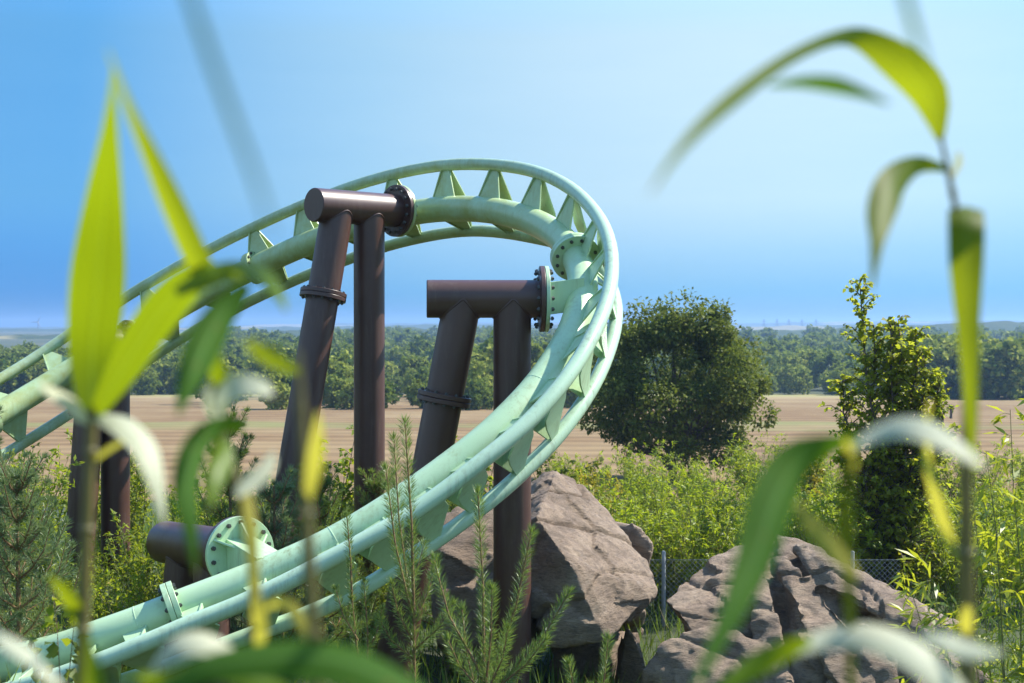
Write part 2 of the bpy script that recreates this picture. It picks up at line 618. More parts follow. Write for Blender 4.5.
def hill(name, y, w, depth, base, tops, seed, mat=M_HILL, rough=3.0):
    """a long ridge across the view with a tree-ragged crest; tops is [(x, height), ...]"""
    r = np.random.RandomState(seed)
    nx = 420
    X = np.linspace(-w, w, nx)
    top = np.interp(X, [t[0] for t in tops], [t[1] for t in tops])
    rag = np.convolve(r.rand(nx + 8), np.ones(3) / 3, 'same')[4:-4] * rough + np.convolve(r.rand(nx + 40), np.ones(15) / 15, 'same')[20:-20] * rough * 3
    top = top + rag
    prof = [(0, 0), (0.25, 0.62), (0.45, 0.93), (0.5, 1.0), (0.6, 0.97), (1, 0.0)]
    V = []
    for s_, h in prof:
        for k in range(nx):
            V.append((X[k], y + s_ * depth, base + (top[k] - base) * h))
    i = np.arange(nx * len(prof)).reshape(len(prof), nx)
    Fq = np.stack([i[:-1, :-1], i[:-1, 1:], i[1:, 1:], i[1:, :-1]], -1).reshape(-1, 4)
    return tag(np_mesh(name, V, Fq, mat), kind="structure")


hill("hills", 1050, 900, 300, -6, [(-900, -6), (-260, -5), (-160, 0), (0, 2), (60, -1), (260, -1), (420, 6), (900, 8)], 1, rough=2.6)
hill("hills", 2300, 2000, 600, -6, [(-2000, -2), (-600, -1), (-300, 3), (-200, 5), (300, 5), (500, 2), (900, 6), (2000, 10)], 2, rough=3.5)
hill("hills", 4200, 3600, 900, -8, [(-3600, -2), (-1500, -1), (-900, 4), (-600, 12), (0, 14), (800, 13), (1500, 20), (3600, 16)], 3, rough=5)

# the air
hz = MB()
hz.box(Vector((0, 3150, 15.5)), Vector((4300, 0, 0)), Vector((0, 3300, 0)), Vector((0, 0, 29.5)))
haze = hz.build("haze", bpy.data.materials.new("haze_air"), smooth=False)
tag(haze, kind="stuff")
hm = haze.data.materials[0]
hm.use_nodes = True
hn = hm.node_tree
hn.nodes.remove(hn.nodes["Principled BSDF"])
pv = hn.nodes.new("ShaderNodeVolumePrincipled")
pv.inputs["Color"].default_value = (0.38, 0.60, 0.92, 1)
pv.inputs["Density"].default_value = 0.00026
pv.inputs["Anisotropy"].default_value = 0.3
hn.links.new(pv.outputs[0], hn.nodes["Material Output"].inputs["Volume"])


# ------------------------------------------------------------------ roller coaster track
TP = [(-8.766,21.475,-1.866), (-8.179,22.424,-1.404), (-7.535,23.122,-0.911), (-6.825,23.568,-0.406), (-6.031,23.752,0.080), (-5.166,23.661,0.553), (-4.222,23.326,0.991), (-3.205,22.783,1.377), (-2.127,22.075,1.659), (-1.055,21.233,1.773), (-0.099,20.287,1.642), (0.594,19.263,1.268), (0.891,18.230,0.705), (0.781,17.277,0.067), (0.392,16.498,-0.576), (-0.137,15.928,-1.124), (-0.724,15.550,-1.576), (-1.280,15.279,-1.945), (-1.817,15.082,-2.254), (-2.360,14.930,-2.502), (-2.895,14.789,-2.702), (-3.384,14.654,-2.875), (-3.820,14.534,-3.033), (-4.233,14.467,-3.172), (-4.663,14.491,-3.318), (-5.149,14.623,-3.449)]
TN = [(-0.787,0.383,-0.483), (-0.687,0.522,-0.505), (-0.617,0.649,-0.446), (-0.592,0.760,-0.270), (-0.540,0.841,-0.042), (-0.371,0.923,0.103), (-0.141,0.963,0.229), (0.127,0.933,0.337), (0.387,0.801,0.457), (0.629,0.608,0.484), (0.841,0.380,0.385), (0.940,0.039,0.338), (0.981,-0.182,0.068), (0.915,-0.313,-0.254), (0.788,-0.391,-0.475), (0.630,-0.439,-0.640), (0.534,-0.460,-0.709), (0.457,-0.462,-0.760), (0.411,-0.496,-0.765), (0.376,-0.469,-0.799), (0.344,-0.430,-0.835), (0.306,-0.429,-0.850), (0.253,-0.416,-0.874), (0.185,-0.376,-0.908), (0.110,-0.338,-0.935), (0.049,-0.288,-0.956)]
TP = np.array(TP)
TN = np.array(TN)
# smooth the last stations and run the track on beyond the frame
for _ in range(3):
    TP = np.vstack([2 * TP[0] - TP[1] + (TP[0] - 2 * TP[1] + TP[2]) * 0.4, TP])
    TN = np.vstack([TN[0], TN])
for _ in range(3):
    TP = np.vstack([TP, 2 * TP[-1] - TP[-2]])
    TN = np.vstack([TN, TN[-1]])
OFF = 3
TP[:, 2] += CAMZ
R_SP, R_RL, RAIL_A, GAUGE = 0.19, 0.09, 0.376, 1.091


def cat(Q, t):
    i = int(min(max(math.floor(t), 0), len(Q) - 2))
    f = t - i
    g = lambda k: Q[min(max(k, 0), len(Q) - 1)]
    a, b, c, d = g(i - 1), g(i), g(i + 1), g(i + 2)
    return 0.5 * (2 * b + (-a + c) * f + (2 * a - 5 * b + 4 * c - d) * f * f + (-a + 3 * b - 3 * c + d) * f ** 3)


def track_at(t):
    t += OFF
    p = Vector(cat(TP, t))
    T = Vector(cat(TP, t + 0.05) - cat(TP, t - 0.05)).normalized()
    n = Vector(cat(TN, t))
    n = (n - T * n.dot(T)).normalized()
    b = T.cross(n)
    return p, T, n, b


track = thing("roller_coaster_track", "pale mint green three tube coaster track curving up and round on brown supports", "coaster track", at(300, 560, 15))
tt = np.linspace(-2.6, 27.6, 190)
fr = [track_at(t) for t in tt]
m = MB()
m.tube([p for p, T, n, b in fr], R_SP, 28)
for t in np.arange(-1.4, 27.5, 3.9):
    p, T, n, b = track_at(t)          # weld seams
    m.tube([p - T * 0.012, p - T * 0.005, p + T * 0.005, p + T * 0.012], [R_SP - 0.002, R_SP + 0.0025, R_SP + 0.0025, R_SP - 0.002], 28, caps=False)
m.build("spine_tube", M_GREEN, track)
for sgn in (1, -1):
    m = MB()
    m.tube([p + n * RAIL_A + b * (sgn * GAUGE / 2) for p, T, n, b in fr], R_RL, 18)
    m.build("rail", M_RAIL, track)

TIES = [-1.6, -0.7, 0.25, 1.28, 2.35, 3.25, 4.15, 5.15, 6.12, 6.9, 7.6, 8.28, 9.03, 9.7, 10.4, 11.1, 11.75, 12.3, 12.95, 13.6,
        14.35, 15.03, 15.87, 16.6, 17.45, 18.3, 19.65, 20.9, 22.1, 23.2, 24.4, 25.6, 26.7]
for t in TIES:
    p, T, n, b = track_at(t)
    m = MB()
    for sgn in (1, -1):
        rail = p + n * RAIL_A + b * (sgn * GAUGE / 2)
        d = (rail - p).normalized()
        q = d.cross(T).normalized()
        a0 = p + d * (R_SP * 0.75)
        a1 = rail - d * (R_RL * 0.7)
        w0, w1, th = ((0.23 if t < 14.5 else 0.13) if sgn > 0 else 0.30), 0.065, 0.012
        wm = w0 + (w1 - w0) * 0.85
        # tapered web plate: wide on the spine, narrow on the rail
        V = []
        for c, w in ((a0, w0), (a0 + (a1 - a0) * 0.85, wm), (a1, w1)):
            for sx, sq in ((-1, -1), (1, -1), (1, 1), (-1, 1)):
                V.append(c + T * (w * sx) + q * (th * sq))
        Fs = [(0, 3, 2, 1), (8, 9, 10, 11)]
        for s_ in (0, 4):
            for k in range(4):
                Fs.append((s_ + k, s_ + (k + 1) % 4, s_ + 4 + (k + 1) % 4, s_ + 4 + k))
        m.add(V, Fs)
        # a stiffening flange along one edge of the web
        for e in (-1,):
            V = []
            for c, w, h in ((a0, w0, 0.02), (a0 + (a1 - a0) * 0.85, wm, 0.04), (a1, w1, 0.045)):
                for sx, sq in ((-1, -1), (1, -1), (1, 1), (-1, 1)):
                    V.append(c + T * (w * e + 0.011 * sx) + q * (h * sq))
            m.add(V, Fs)
    ra = p + n * RAIL_A + b * (GAUGE / 2 - R_RL * 0.8)
    rb = p + n * RAIL_A - b * (GAUGE / 2 - R_RL * 0.8)
    V = []
    for f, w in ((0, 0.065), (0.3, 0.17), (0.5, 0.22), (0.7, 0.17), (1, 0.065)):
        c = ra + (rb - ra) * f - n * (0.05 * math.sin(f * math.pi))
        for sx, sq in ((-1, -1), (1, -1), (1, 1), (-1, 1)):
            V.append(c + T * (w * sx) + n * (0.011 * sq))
    Fs = [(0, 3, 2, 1), (16, 17, 18, 19)]
    for s_ in (0, 4, 8, 12):
        for k in range(4):
            Fs.append((s_ + k, s_ + (k + 1) % 4, s_ + 4 + (k + 1) % 4, s_ + 4 + k))
    m.add(V, Fs)
    m.build("crosstie", M_GREEN, track, smooth=False, bevel=0.004)

bolt_mesh = None


def add_bolts(parent, c, axis, rad, count, size, both=0.0, phase=0.0):
    """hexagonal bolts in a ring; one mesh, copied"""
    global bolt_mesh
    if bolt_mesh is None:
        b = MB()
        b.tube([(0, 0, -0.1), (0, 0, 0.9)], 1.0, 6)
        b.tube([(0, 0, 0.9), (0, 0, 1.3)], 0.55, 8)
        o = b.build("bolt", M_STEEL, None, sharp=20)
        bolt_mesh = o.data
        bpy.data.objects.remove(o)
    u = axis.orthogonal().normalized()
    w = axis.cross(u)
    pl = root_loc(parent)
    for k in range(count):
        a = 2 * math.pi * k / count + phase
        for s_ in ((1, -1) if both else (1,)):
            pos = c + (u * math.cos(a) + w * math.sin(a)) * rad + axis * (s_ * both)
            o = bpy.data.objects.new("bolt", bolt_mesh)
            COL.objects.link(o)
            o.parent = parent
            o.location = pos - pl
            o.rotation_euler = (axis * s_).to_track_quat('Z', 'Y').to_euler()
            o.scale = (size, size, size)


def ring_disc(m, c, axis, r, half, seg=40):
    m.tube([c - axis * half, c + axis * half], r, seg)


for t, r, big in ((6.0, 0.27, 0), (11.62, 0.325, 1), (21.2, 0.30, 0), (0.9, 0.27, 0)):
    p, T, n, b = track_at(t)
    m = MB()
    for s_ in (-1, 1):
        ring_disc(m, p + T * (0.032 * s_), T, r, 0.029)
    fl = m.build("spine_flange", M_GREEN, track, bevel=0.004)
    add_bolts(fl, p, T, (r + R_SP) / 2 + 0.005, 12, 0.024, both=0.06)


# ------------------------------------------------------------------ brown supports
def arm(fc, axis, t, hw=0.13, hh=0.13):
    """green box arm from a support flange to the spine"""
    p, T, n, b = track_at(t)
    m = MB()
    up = Vector((0, 0, 1))
    up = (up - axis * up.dot(axis)).normalized()
    sd = axis.cross(up)
    V = []
    for c in (fc, p):
        for i, j in ((-1, -1), (1, -1), (1, 1), (-1, 1)):
            V.append(c + sd * (hw * i) + up * (hh * j))
    m.add(V, [(0, 3, 2, 1), (4, 5, 6, 7)] + [(k, (k + 1) % 4, 4 + (k + 1) % 4, 4 + k) for k in range(4)])
    return m.build("support_arm", M_GREEN, track, smooth=False, bevel=0.006)


def support(label, fc, axis, length, t, r_t, fl_r, legs, armsize=0.13, nb=14, gus=False):
    """fc flange centre, axis towards the spine; legs = [(distance from flange, lean vector per unit drop, joint drop)]"""
    base = Vector((fc.x, fc.y, float(G(fc.x, fc.y))))
    s = thing("track_support", label, "track support", base)
    end = fc - axis * length
    m = MB()
    m.tube([end, end + axis * 0.012, fc - axis * 0.08], [r_t - 0.012, r_t, r_t], 40)
    m.build("cross_tube", M_BROWN, s)
    m = MB()
    ring_disc(m, fc - axis * 0.055, axis, fl_r, 0.027, 44)
    fl = m.build("flange_plate", M_BROWN, s, bevel=0.005)
    add_bolts(fl, fc - axis * 0.03, axis, fl_r * 0.84, nb, 0.026, both=0.075 if not gus else 0.06)
    m = MB()
    ring_disc(m, fc + axis * 0.002, axis, fl_r, 0.024, 44)
    if gus:
        up = Vector((0, 0, 1))
        up = (up - axis * up.dot(axis)).normalized()
        sd = axis.cross(up)
        for k, a in enumerate((0.5, 1.57, 2.64, 3.9, 5.4)):
            d = up * math.sin(a) + sd * math.cos(a)
            e = axis.cross(d)
            V = []
            for s_ in (-1, 1):
                V += [fc + axis * 0.02 + d * 0.05 + e * (0.012 * s_), fc + axis * 0.02 + d * (fl_r * 0.93) + e * (0.012 * s_),
                      fc + axis * 0.30 + d * 0.12 + e * (0.012 * s_), fc + axis * 0.30 + d * 0.05 + e * (0.012 * s_)]
            m.add(V, [(0, 1, 2, 3), (7, 6, 5, 4), (0, 4, 5, 1), (1, 5, 6, 2), (2, 6, 7, 3), (3, 7, 4, 0)])
    m.build("mounting_flange", M_GREEN, track, bevel=0.004)
    arm(fc, axis, t, armsize, armsize)
    for d0, lean, jd, r in legs:
        a = fc - axis * d0
        zb = float(G(a.x, a.y)) - 0.15
        h = a.z - zb
        bt = a + Vector((lean[0], lean[1], -1)) * h
        m = MB()
        m.tube([a, a + (bt - a) * 0.5, bt], r, 36)
        # weld bead where the column meets the cross tube
        L = (bt - a).normalized()
        u = L.orthogonal().normalized()
        w = L.cross(u)
        bead = []
        for k in range(49):
            th = 2 * math.pi * k / 48
            q = a + (u * math.cos(th) + w * math.sin(th)) * r
            lo, hi = 0.0, 0.6
            for _ in range(22):
                md_ = (lo + hi) / 2
                e = q + L * md_ - fc
                e = e - axis * e.dot(axis)
                if e.length < r_t:
                    lo = md_
                else:
                    hi = md_
            bead.append(q + L * lo)
        m.tube(bead, 0.013, 6, caps=False)
        leg = m.build("column", M_BROWN, s)
        if jd:
            c = a + Vector((lean[0], lean[1], -1)) * jd
            ax = (a - bt).normalized()
            m = MB()
            for s_ in (-1, 1):
                ring_disc(m, c + ax * (0.031 * s_), ax, r + 0.10, 0.028, 40)
            fj = m.build("joint_flange", M_BROWN, leg, bevel=0.005)
            add_bolts(fj, c, ax, r + 0.055, 14, 0.022, both=0.06)
    return s


AX1 = Vector((0.72, 0.69, 0.0)).normalized()
F1 = at(399, 211, 21.1)
support("tall brown steel support with its cross tube highest, carrying the top of the bend", F1, AX1, 1.55, 8.45, 0.24, 0.385,
        [(0.56, (0, 0, 0), 0, 0.225), (1.12, (-0.15, -0.14, 0), 1.27, 0.23)], 0.12, 16)
AX2 = Vector((1, 0.06, 0)).normalized()
F2 = at(546, 299, 17.65)
support("brown steel support in the centre standing before the big rock", F2, AX2, 1.48, 12.45, 0.235, 0.41,
        [(0.42, (0, 0, 0), 0, 0.235), (1.03, (-0.19, -0.01, 0), 1.23, 0.235)], 0.20, 16)
AX3 = Vector((0.60, -0.80, 0.06)).normalized()
F3 = at(240, 553, 15.45)
support("low brown steel support with a big pale green flange behind the near track", F3, AX3, 2.0, 19.3, 0.25, 0.40,
        [(0.75, (0.05, -0.12, 0), 0, 0.2), (1.45, (-0.1, -0.05, 0), 0, 0.2)], 0.17, 14, gus=True)
AX4 = Vector((0.72, 0.69, 0.0)).normalized()
F4 = at(130, 344, 22.7)
support("brown steel support at the left rising behind the big reed leaf", F4, AX4, 0.85, 3.5, 0.24, 0.385,
        [(0.26, (0, 0, 0), 0, 0.225), (0.62, (-0.06, -0.05, 0), 1.05, 0.225)], 0.12, 16)


# ------------------------------------------------------------------ rocks
def hull_rock(name, label, hulls, voxel, seed, amp, strata, base, strat_f=1.3, facet_k=0.9, groove_k=1.0, fscale=0.75):
    bm = bmesh.new()
    for pts in hulls:
        vs = [bm.verts.new(p) for p in pts]
        r = bmesh.ops.convex_hull(bm, input=vs)
        junk = [g for g in r["geom_interior"] + r["geom_unused"] if isinstance(g, bmesh.types.BMVert)]
        bmesh.ops.delete(bm, geom=list(set(junk)), context='VERTS')
    me = bpy.data.meshes.new(name)
    bm.to_mesh(me)
    bm.free()
    tmp = bpy.data.objects.new(name, me)
    COL.objects.link(tmp)
    md = tmp.modifiers.new("r", 'REMESH')
    md.mode = 'VOXEL'
    md.voxel_size = voxel
    dg = bpy.context.evaluated_depsgraph_get()
    dg.update()
    me2 = bpy.data.meshes.new_from_object(tmp.evaluated_get(dg))
    bpy.data.objects.remove(tmp)
    off = Vector((seed * 7.3, seed * 3.1, seed * 1.7))
    sd = Vector(strata).normalized()
    me2.update()
    cos = []
    for v in me2.vertices:
        p = v.co.copy()
        nrm = v.normal
        q = p + off
        # bedding planes: warped grooves across the strata direction, chipped facets, fine grain
        wv = noise.noise(q * 0.45) * 1.2 + noise.noise(q * 1.2) * 0.35
        s_ = (p.dot(sd) + wv) * strat_f
        st = s_ - math.floor(s_)
        lay = math.floor(s_)
        keep = 0.5 + 0.5 * noise.noise(Vector((lay * 3.7, q.x * 0.5, q.z * 0.5)))
        groove = max(0.0, 1 - min(st, 1 - st) / 0.06) * keep
        step = noise.noise(Vector((lay * 5.3 + 0.5, q.x * 0.35, q.z * 0.35)))
        fac = 0.0
        for fs, fa in ((fscale, 1.0), (fscale * 2.5, 0.3)):
            qq = Vector((q.x, q.y, q.z * 1.5)) * fs
            cp = noise.voronoi(qq)[1][0]
            dv = noise.cell_vector(cp * 7.7) - Vector((0.5, 0.5, 0.5))
            fac += fa * max(-0.6, min(0.6, (qq - cp).dot(dv) * 1.6))
        fine = noise.fractal(q * 3.2, 0.9, 2.0, 5)
        d = amp * (0.4 * step - groove_k * groove + facet_k * fac + 0.24 * fine + 0.12 * noise.noise(q * 0.8))
        cos.append(p + nrm * d)
    A = np.array([tuple(c - base) for c in cos], np.float32)
    ed = np.empty(len(me2.edges) * 2, np.int32)
    me2.edges.foreach_get("vertices", ed)
    ed = ed.reshape(-1, 2)
    for _ in range(1):
        acc = np.zeros_like(A)
        cnt = np.zeros(len(A), np.float32)
        for i_, j_ in ((0, 1), (1, 0)):
            np.add.at(acc, ed[:, i_], A[ed[:, j_]])
            np.add.at(cnt, ed[:, i_], 1)
        A = A * 0.5 + 0.5 * acc / cnt[:, None]
    me2.vertices.foreach_set("co", A.ravel())
    me2.update()
    me2.shade_smooth()
    me2.set_sharp_from_angle(angle=math.radians(28))
    me2.name = name
    me2.materials.clear()
    me2.materials.append(M_ROCK)
    o = bpy.data.objects.new(name, me2)
    COL.objects.link(o)
    o.location = base
    return tag(o, label, "rock")


def P(*a):
    return [at(*q) for q in a]


h1 = P((543, 470, 20.3), (556, 469, 20.0), (576, 480, 20.4), (612, 518, 19.9), (645, 562, 19.2), (657, 590, 18.5), (650, 600, 18.4), (606, 640, 17.5),
       (552, 646, 17.6), (508, 580, 18.3), (537, 517, 18.2), (570, 563, 17.6), (500, 520, 20.2), (560, 600, 21.6), (638, 600, 20.8))
h1b = P((430, 520, 19.4), (455, 505, 19.8), (510, 500, 20.0), (540, 490, 19.5), (520, 640, 18.0), (440, 560, 18.6), (436, 640, 18.3), (470, 680, 18.3), (545, 650, 18.2),
        (440, 600, 21.0), (540, 600, 21.0), (455, 690, 20.5))
h1c = P((628, 626, 18.1), (640, 640, 18.0), (646, 690, 18.0), (618, 640, 19.0), (640, 690, 19.3), (610, 720, 18.6), (650, 720, 18.6))
h1e = P((552, 640, 18.9), (604, 640, 18.9), (640, 632, 19.6), (640, 740, 19.4), (545, 740, 18.7), (600, 640, 20.5), (590, 740, 20.5))
h1d = P((560, 655, 20.2), (625, 640, 20.4), (640, 720, 20.0), (540, 720, 20.0), (560, 660, 21.2), (630, 650, 21.3))
hull_rock("rock", "big sunlit brown rock with a pointed overhanging nose behind the central support", [h1, h1b, h1c, h1d, h1e], 0.032, 1, 0.125,
          (-0.55, 0.3, 0.75), Vector(at(550, 700, 19)), 0.9, 0.55)
h3 = P((618, 530, 21.5), (634, 524, 21.3), (652, 545, 21.2), (650, 562, 21.2), (636, 582, 21.2), (612, 560, 21.6), (625, 540, 22.4), (648, 560, 22.4), (600, 600, 22.0),
       (640, 640, 22.0), (560, 640, 22), (600, 520, 22.0))
hull_rock("rock", "small knobbly brown rock peeping out behind the nose of the big rock", [h3], 0.05, 4, 0.10, (0.2, 0.2, 0.95), Vector(at(620, 650, 22)))
h2e = P((748, 592, 17.75), (764, 575, 18.1), (778, 606, 17.5), (792, 690, 16.7), (760, 700, 16.8), (770, 640, 18.5))
h2a = P((664, 600, 18.3), (680, 580, 18.7), (735, 546, 19.3), (775, 540, 19.3), (835, 566, 19.2), (800, 690, 17.6), (700, 640, 17.6), (690, 628, 17.8), (672, 608, 18.0),
        (740, 600, 21.0), (820, 620, 21.0), (740, 720, 20.0), (765, 600, 17.9))
h2b = P((690, 628, 17.5), (662, 648, 17.4), (648, 672, 17.3), (644, 710, 17.3), (720, 620, 17.6), (770, 650, 17.1), (760, 720, 16.9), (700, 690, 16.9), (680, 660, 18.8), (760, 700, 18.8))
h2c = P((775, 534, 19.2), (805, 540, 19.0), (850, 566, 18.7), (905, 590, 18.6), (960, 622, 18.4), (1000, 684, 18.0), (960, 730, 17.5), (840, 720, 16.8), (800, 640, 17.0),
        (830, 610, 17.5), (900, 650, 17.4), (860, 640, 20.5), (950, 690, 20.5), (780, 720, 17.0))
h2d = P((862, 616, 17.1), (820, 640, 16.9), (832, 720, 16.5), (900, 700, 16.6), (890, 650, 16.9), (860, 640, 18.2), (900, 720, 18.0))
h2f = P((792, 544, 18.6), (815, 548, 18.3), (905, 596, 17.5), (965, 632, 17.3), (930, 652, 17.2), (860, 606, 17.3), (810, 580, 17.9), (870, 640, 18.6))
h2g = P((770, 556, 18.5), (786, 556, 18.3), (850, 618, 17.2), (872, 690, 16.6), (840, 690, 16.5), (800, 620, 17.2), (820, 660, 18.2))
hull_rock("rock", "wide ridged grey brown rock mass at the lower right, creased by deep clefts", [h2a, h2b, h2c, h2d, h2e, h2f, h2g], 0.034, 2, 0.19,
          (0.62, 0.3, 0.72), Vector(at(800, 720, 18)), 1.5, 0.75, 0.5, 0.42)

# ------------------------------------------------------------------ chain link fence
fy_ = 22.6
x0, x1 = at(600, 600, fy_).x, at(900, 600, fy_).x
fence = thing("chain_link_fence", "grey chain link fence with thin steel posts behind the rocks", "fence", (x0, fy_, float(G(x0, fy_))))
zt = at(664, 556, fy_).z
zb = float(G(2.5, fy_))
m = MB()
cell = 0.085
k = 0
span = x1 - x0
hgt = zt - zb - 0.05
wr = 0.003
c = -hgt
while c < span:
    for s_ in (1, -1):
        # a wire at 45 degrees, clipped to the panel
        t0, t1 = max(0.0, -c), min(hgt, span - c)
        if t1 - t0 > 0.1:
            za, zc = (zb + t0, zb + t1) if s_ > 0 else (zb + hgt - t0, zb + hgt - t1)
            m.tube([(x0 + c + t0, fy_ + 0.003 * s_, za), (x0 + c + t1, fy_ + 0.003 * s_, zc)], wr, 4, caps=False)
    c += cell
m.build("wire_mesh", M_GALV, fence, smooth=False)
for u in (664, 853):
    px = at(u, 560, fy_).x
    m = MB()
    m.tube([(px, fy_ + 0.04, zb - 0.2), (px, fy_ + 0.04, zt + 0.06), (px, fy_ + 0.04, zt + 0.075)], [0.032, 0.032, 0.02], 14)
    m.build("post", M_GALV, fence)
m = MB()
for z in (zb + 0.08, zt - 0.06):
    m.tube([(x0, fy_ - 0.01, z), (x1, fy_ - 0.01, z)], 0.004, 5)
m.build("tension_wire", M_GALV, fence)


# ------------------------------------------------------------------ trees and shrubs
def np_tubes(paths, seg=5):
    """list of (pts, radii) -> MB"""
    m = MB()
    for pts, r in paths:
        m.tube(pts, r, seg, caps=False)
    return m


def rand_dir(r, n):
    v = r.normal(size=(n, 3))
    return unit(v)


def crown_tree(name, label, loc, h, w, seed, clumps, per, leafL, mat, trunk_h, trunk_r, group=None, flat=0.85, cat_="tree"):
    r = np.random.RandomState(seed)
    root = thing(name, label, cat_, loc, group)
    base = Vector(loc)
    cz = trunk_h + (h - trunk_h) * 0.46
    C = []
    while len(C) < clumps:
        d = rand_dir(r, 1)[0]
        if d[2] < -0.85:
            continue
        k = r.uniform(0.5, 1.04) ** 0.6
        ang = math.atan2(d[1], d[0])
        lob = 1 + 0.10 * math.sin(3 * ang + seed) + 0.07 * math.sin(5 * ang + seed * 2) + max(-0.12, min(0.1, r.normal() * 0.08))
        top = (h - trunk_h) * 0.5
        C.append((d[0] * w / 2 * k * lob * 0.88, d[1] * w / 2 * k * lob * 0.88, cz + d[2] * top * k * 0.9))
    C = np.array(C)
    rad = r.uniform(0.05, 0.135, len(C)) * w
    n = clumps * per
    ci = np.repeat(np.arange(clumps), per)
    d = rand_dir(r, n)
    d[:, 2] *= flat
    rr = rad[ci] * np.power(r.uniform(0.25, 1.0, n), 0.45) * r.uniform(0.8, 1.15, n)
    pos = C[ci] + d * rr[:, None]
    D = unit(d + rand_dir(r, n) * 0.9 + np.array([0, 0, -0.25]))
    Nn = unit(d * 0.6 + rand_dir(r, n) * 0.7 + np.array([0, 0, 0.7]))
    L = leafL * r.uniform(0.6, 1.3, n)
    V, Fq = leaf_cloud(pos, D, Nn, L, L * 0.62)
    np_mesh("crown", V, Fq, mat, root)
    paths = []
    top = np.array([0.1, 0, trunk_h + (h - trunk_h) * 0.7])
    tp = [(0, 0, -0.2), (0.05, 0, trunk_h * 0.5), (0.02, 0.03, trunk_h), tuple(top * 0.6 + np.array([0, 0, trunk_h * 0.3])), tuple(top)]
    paths.append((tp, [trunk_r * 1.3, trunk_r, trunk_r * 0.85, trunk_r * 0.6, trunk_r * 0.2]))
    for c in C[r.permutation(len(C))[:26]]:
        s0 = np.array([0, 0, r.uniform(trunk_h * 0.8, trunk_h + (h - trunk_h) * 0.45)])
        md = s0 * 0.5 + c * 0.5 + np.array([0, 0, -0.06 * h])
        paths.append(([tuple(s0), tuple(md), tuple(c)], [trunk_r * 0.4, trunk_r * 0.24, trunk_r * 0.07]))
    mb = np_tubes(paths, 7)
    mb.v = [(x + base.x, y + base.y, z + base.z) for x, y, z in mb.v]
    mb.build("trunk", M_BARK, root)
    return root


def leafy(name, label, cat_, loc, seed, stems, twigs, twig_len, lpt, L, W, mat, stem_mat, stem_r, group=None, droop=0.2, bare=0.1, up=0.5, ratio=1.0):
    """stems: list of polylines (local); twigs along each carry leaves"""
    r = np.random.RandomState(seed)
    root = thing(name, label, cat_, loc, group)
    base = np.array(loc, float)
    paths, C, D = [], [], []
    for st in stems:
        st = np.array(st, float)
        n = len(st)
        paths.append(([tuple(p) for p in st], list(np.linspace(stem_r, stem_r * 0.25, n))))
        seglen = np.r_[0, np.cumsum(np.linalg.norm(np.diff(st, axis=0), axis=1))]
        tot = seglen[-1]
        for k in range(twigs):
            f = bare + (1 - bare) * (k + r.rand()) / twigs
            p = np.array([np.interp(f * tot, seglen, st[:, j]) for j in range(3)])
            tl = twig_len * (1.05 - 0.75 * f ** 1.5) * r.uniform(0.5, 1.25)
            a = r.uniform(0, 2 * math.pi)
            d = np.array([math.cos(a), math.sin(a), up + r.normal() * 0.3])
            d /= np.linalg.norm(d)
            q = p + d * tl
            mid = p + d * tl * 0.55 + np.array([0, 0, 0.06 * tl])
            q = q + np.array([0, 0, -droop * tl * 0.5])
            paths.append(([tuple(p), tuple(mid), tuple(q)], [stem_r * 0.32, stem_r * 0.2, stem_r * 0.1]))
            for j in range(lpt):
                g = (j + 0.6) / lpt
                pt = p * (1 - g) ** 2 + 2 * mid * g * (1 - g) + q * g * g
                C.append(pt + r.normal(size=3) * 0.012)
                D.append(d * 0.6 + r.normal(size=3) * 0.55 + np.array([0, 0, -droop]))
    C, D = np.array(C), np.array(D)
    n = len(C)
    Nn = rand_dir(r, n) * 0.7 + np.array([0, 0, 0.8])
    Ls = L * r.uniform(0.6, 1.25, n)
    V, Fq = leaf_cloud(C, D, Nn, Ls, Ls * (W / L))
    np_mesh("leaves", V, Fq, mat, root)
    mb = np_tubes(paths, 4)
    mb.v = [(x + base[0], y + base[1], z + base[2]) for x, y, z in mb.v]
    mb.build("stems", stem_mat, root)
    return root


def fan_stems(r, n, h, spread, rad=0.1, steps=5, wob=0.05):
    out = []
    for k in range(n):
        a = r.uniform(0, 2 * math.pi)
        b0 = np.array([math.cos(a), math.sin(a), 0]) * r.uniform(0, rad)
        hh = h * r.uniform(0.68, 1.0)
        lean = np.array([math.cos(a), math.sin(a), 0]) * spread * r.uniform(0.3, 1.0)
        st = []
        for i in range(steps):
            f = i / (steps - 1)
            st.append(b0 + lean * f ** 1.4 + np.array([0, 0, hh * f]) + r.normal(size=3) * wob * f)
        out.append(st)
    return out


def gz(x, y):
    return float(G(x, y))


# the dark round tree in the field
p = at(672, 470, 60)
crown_tree("oak_tree", "big round dark green tree standing alone in the field behind the track", (p.x, 60, gz(p.x, 60)), 8.2, 8.4, 3, 130, 360, 0.18, L_OAK, 0.3, 0.22)

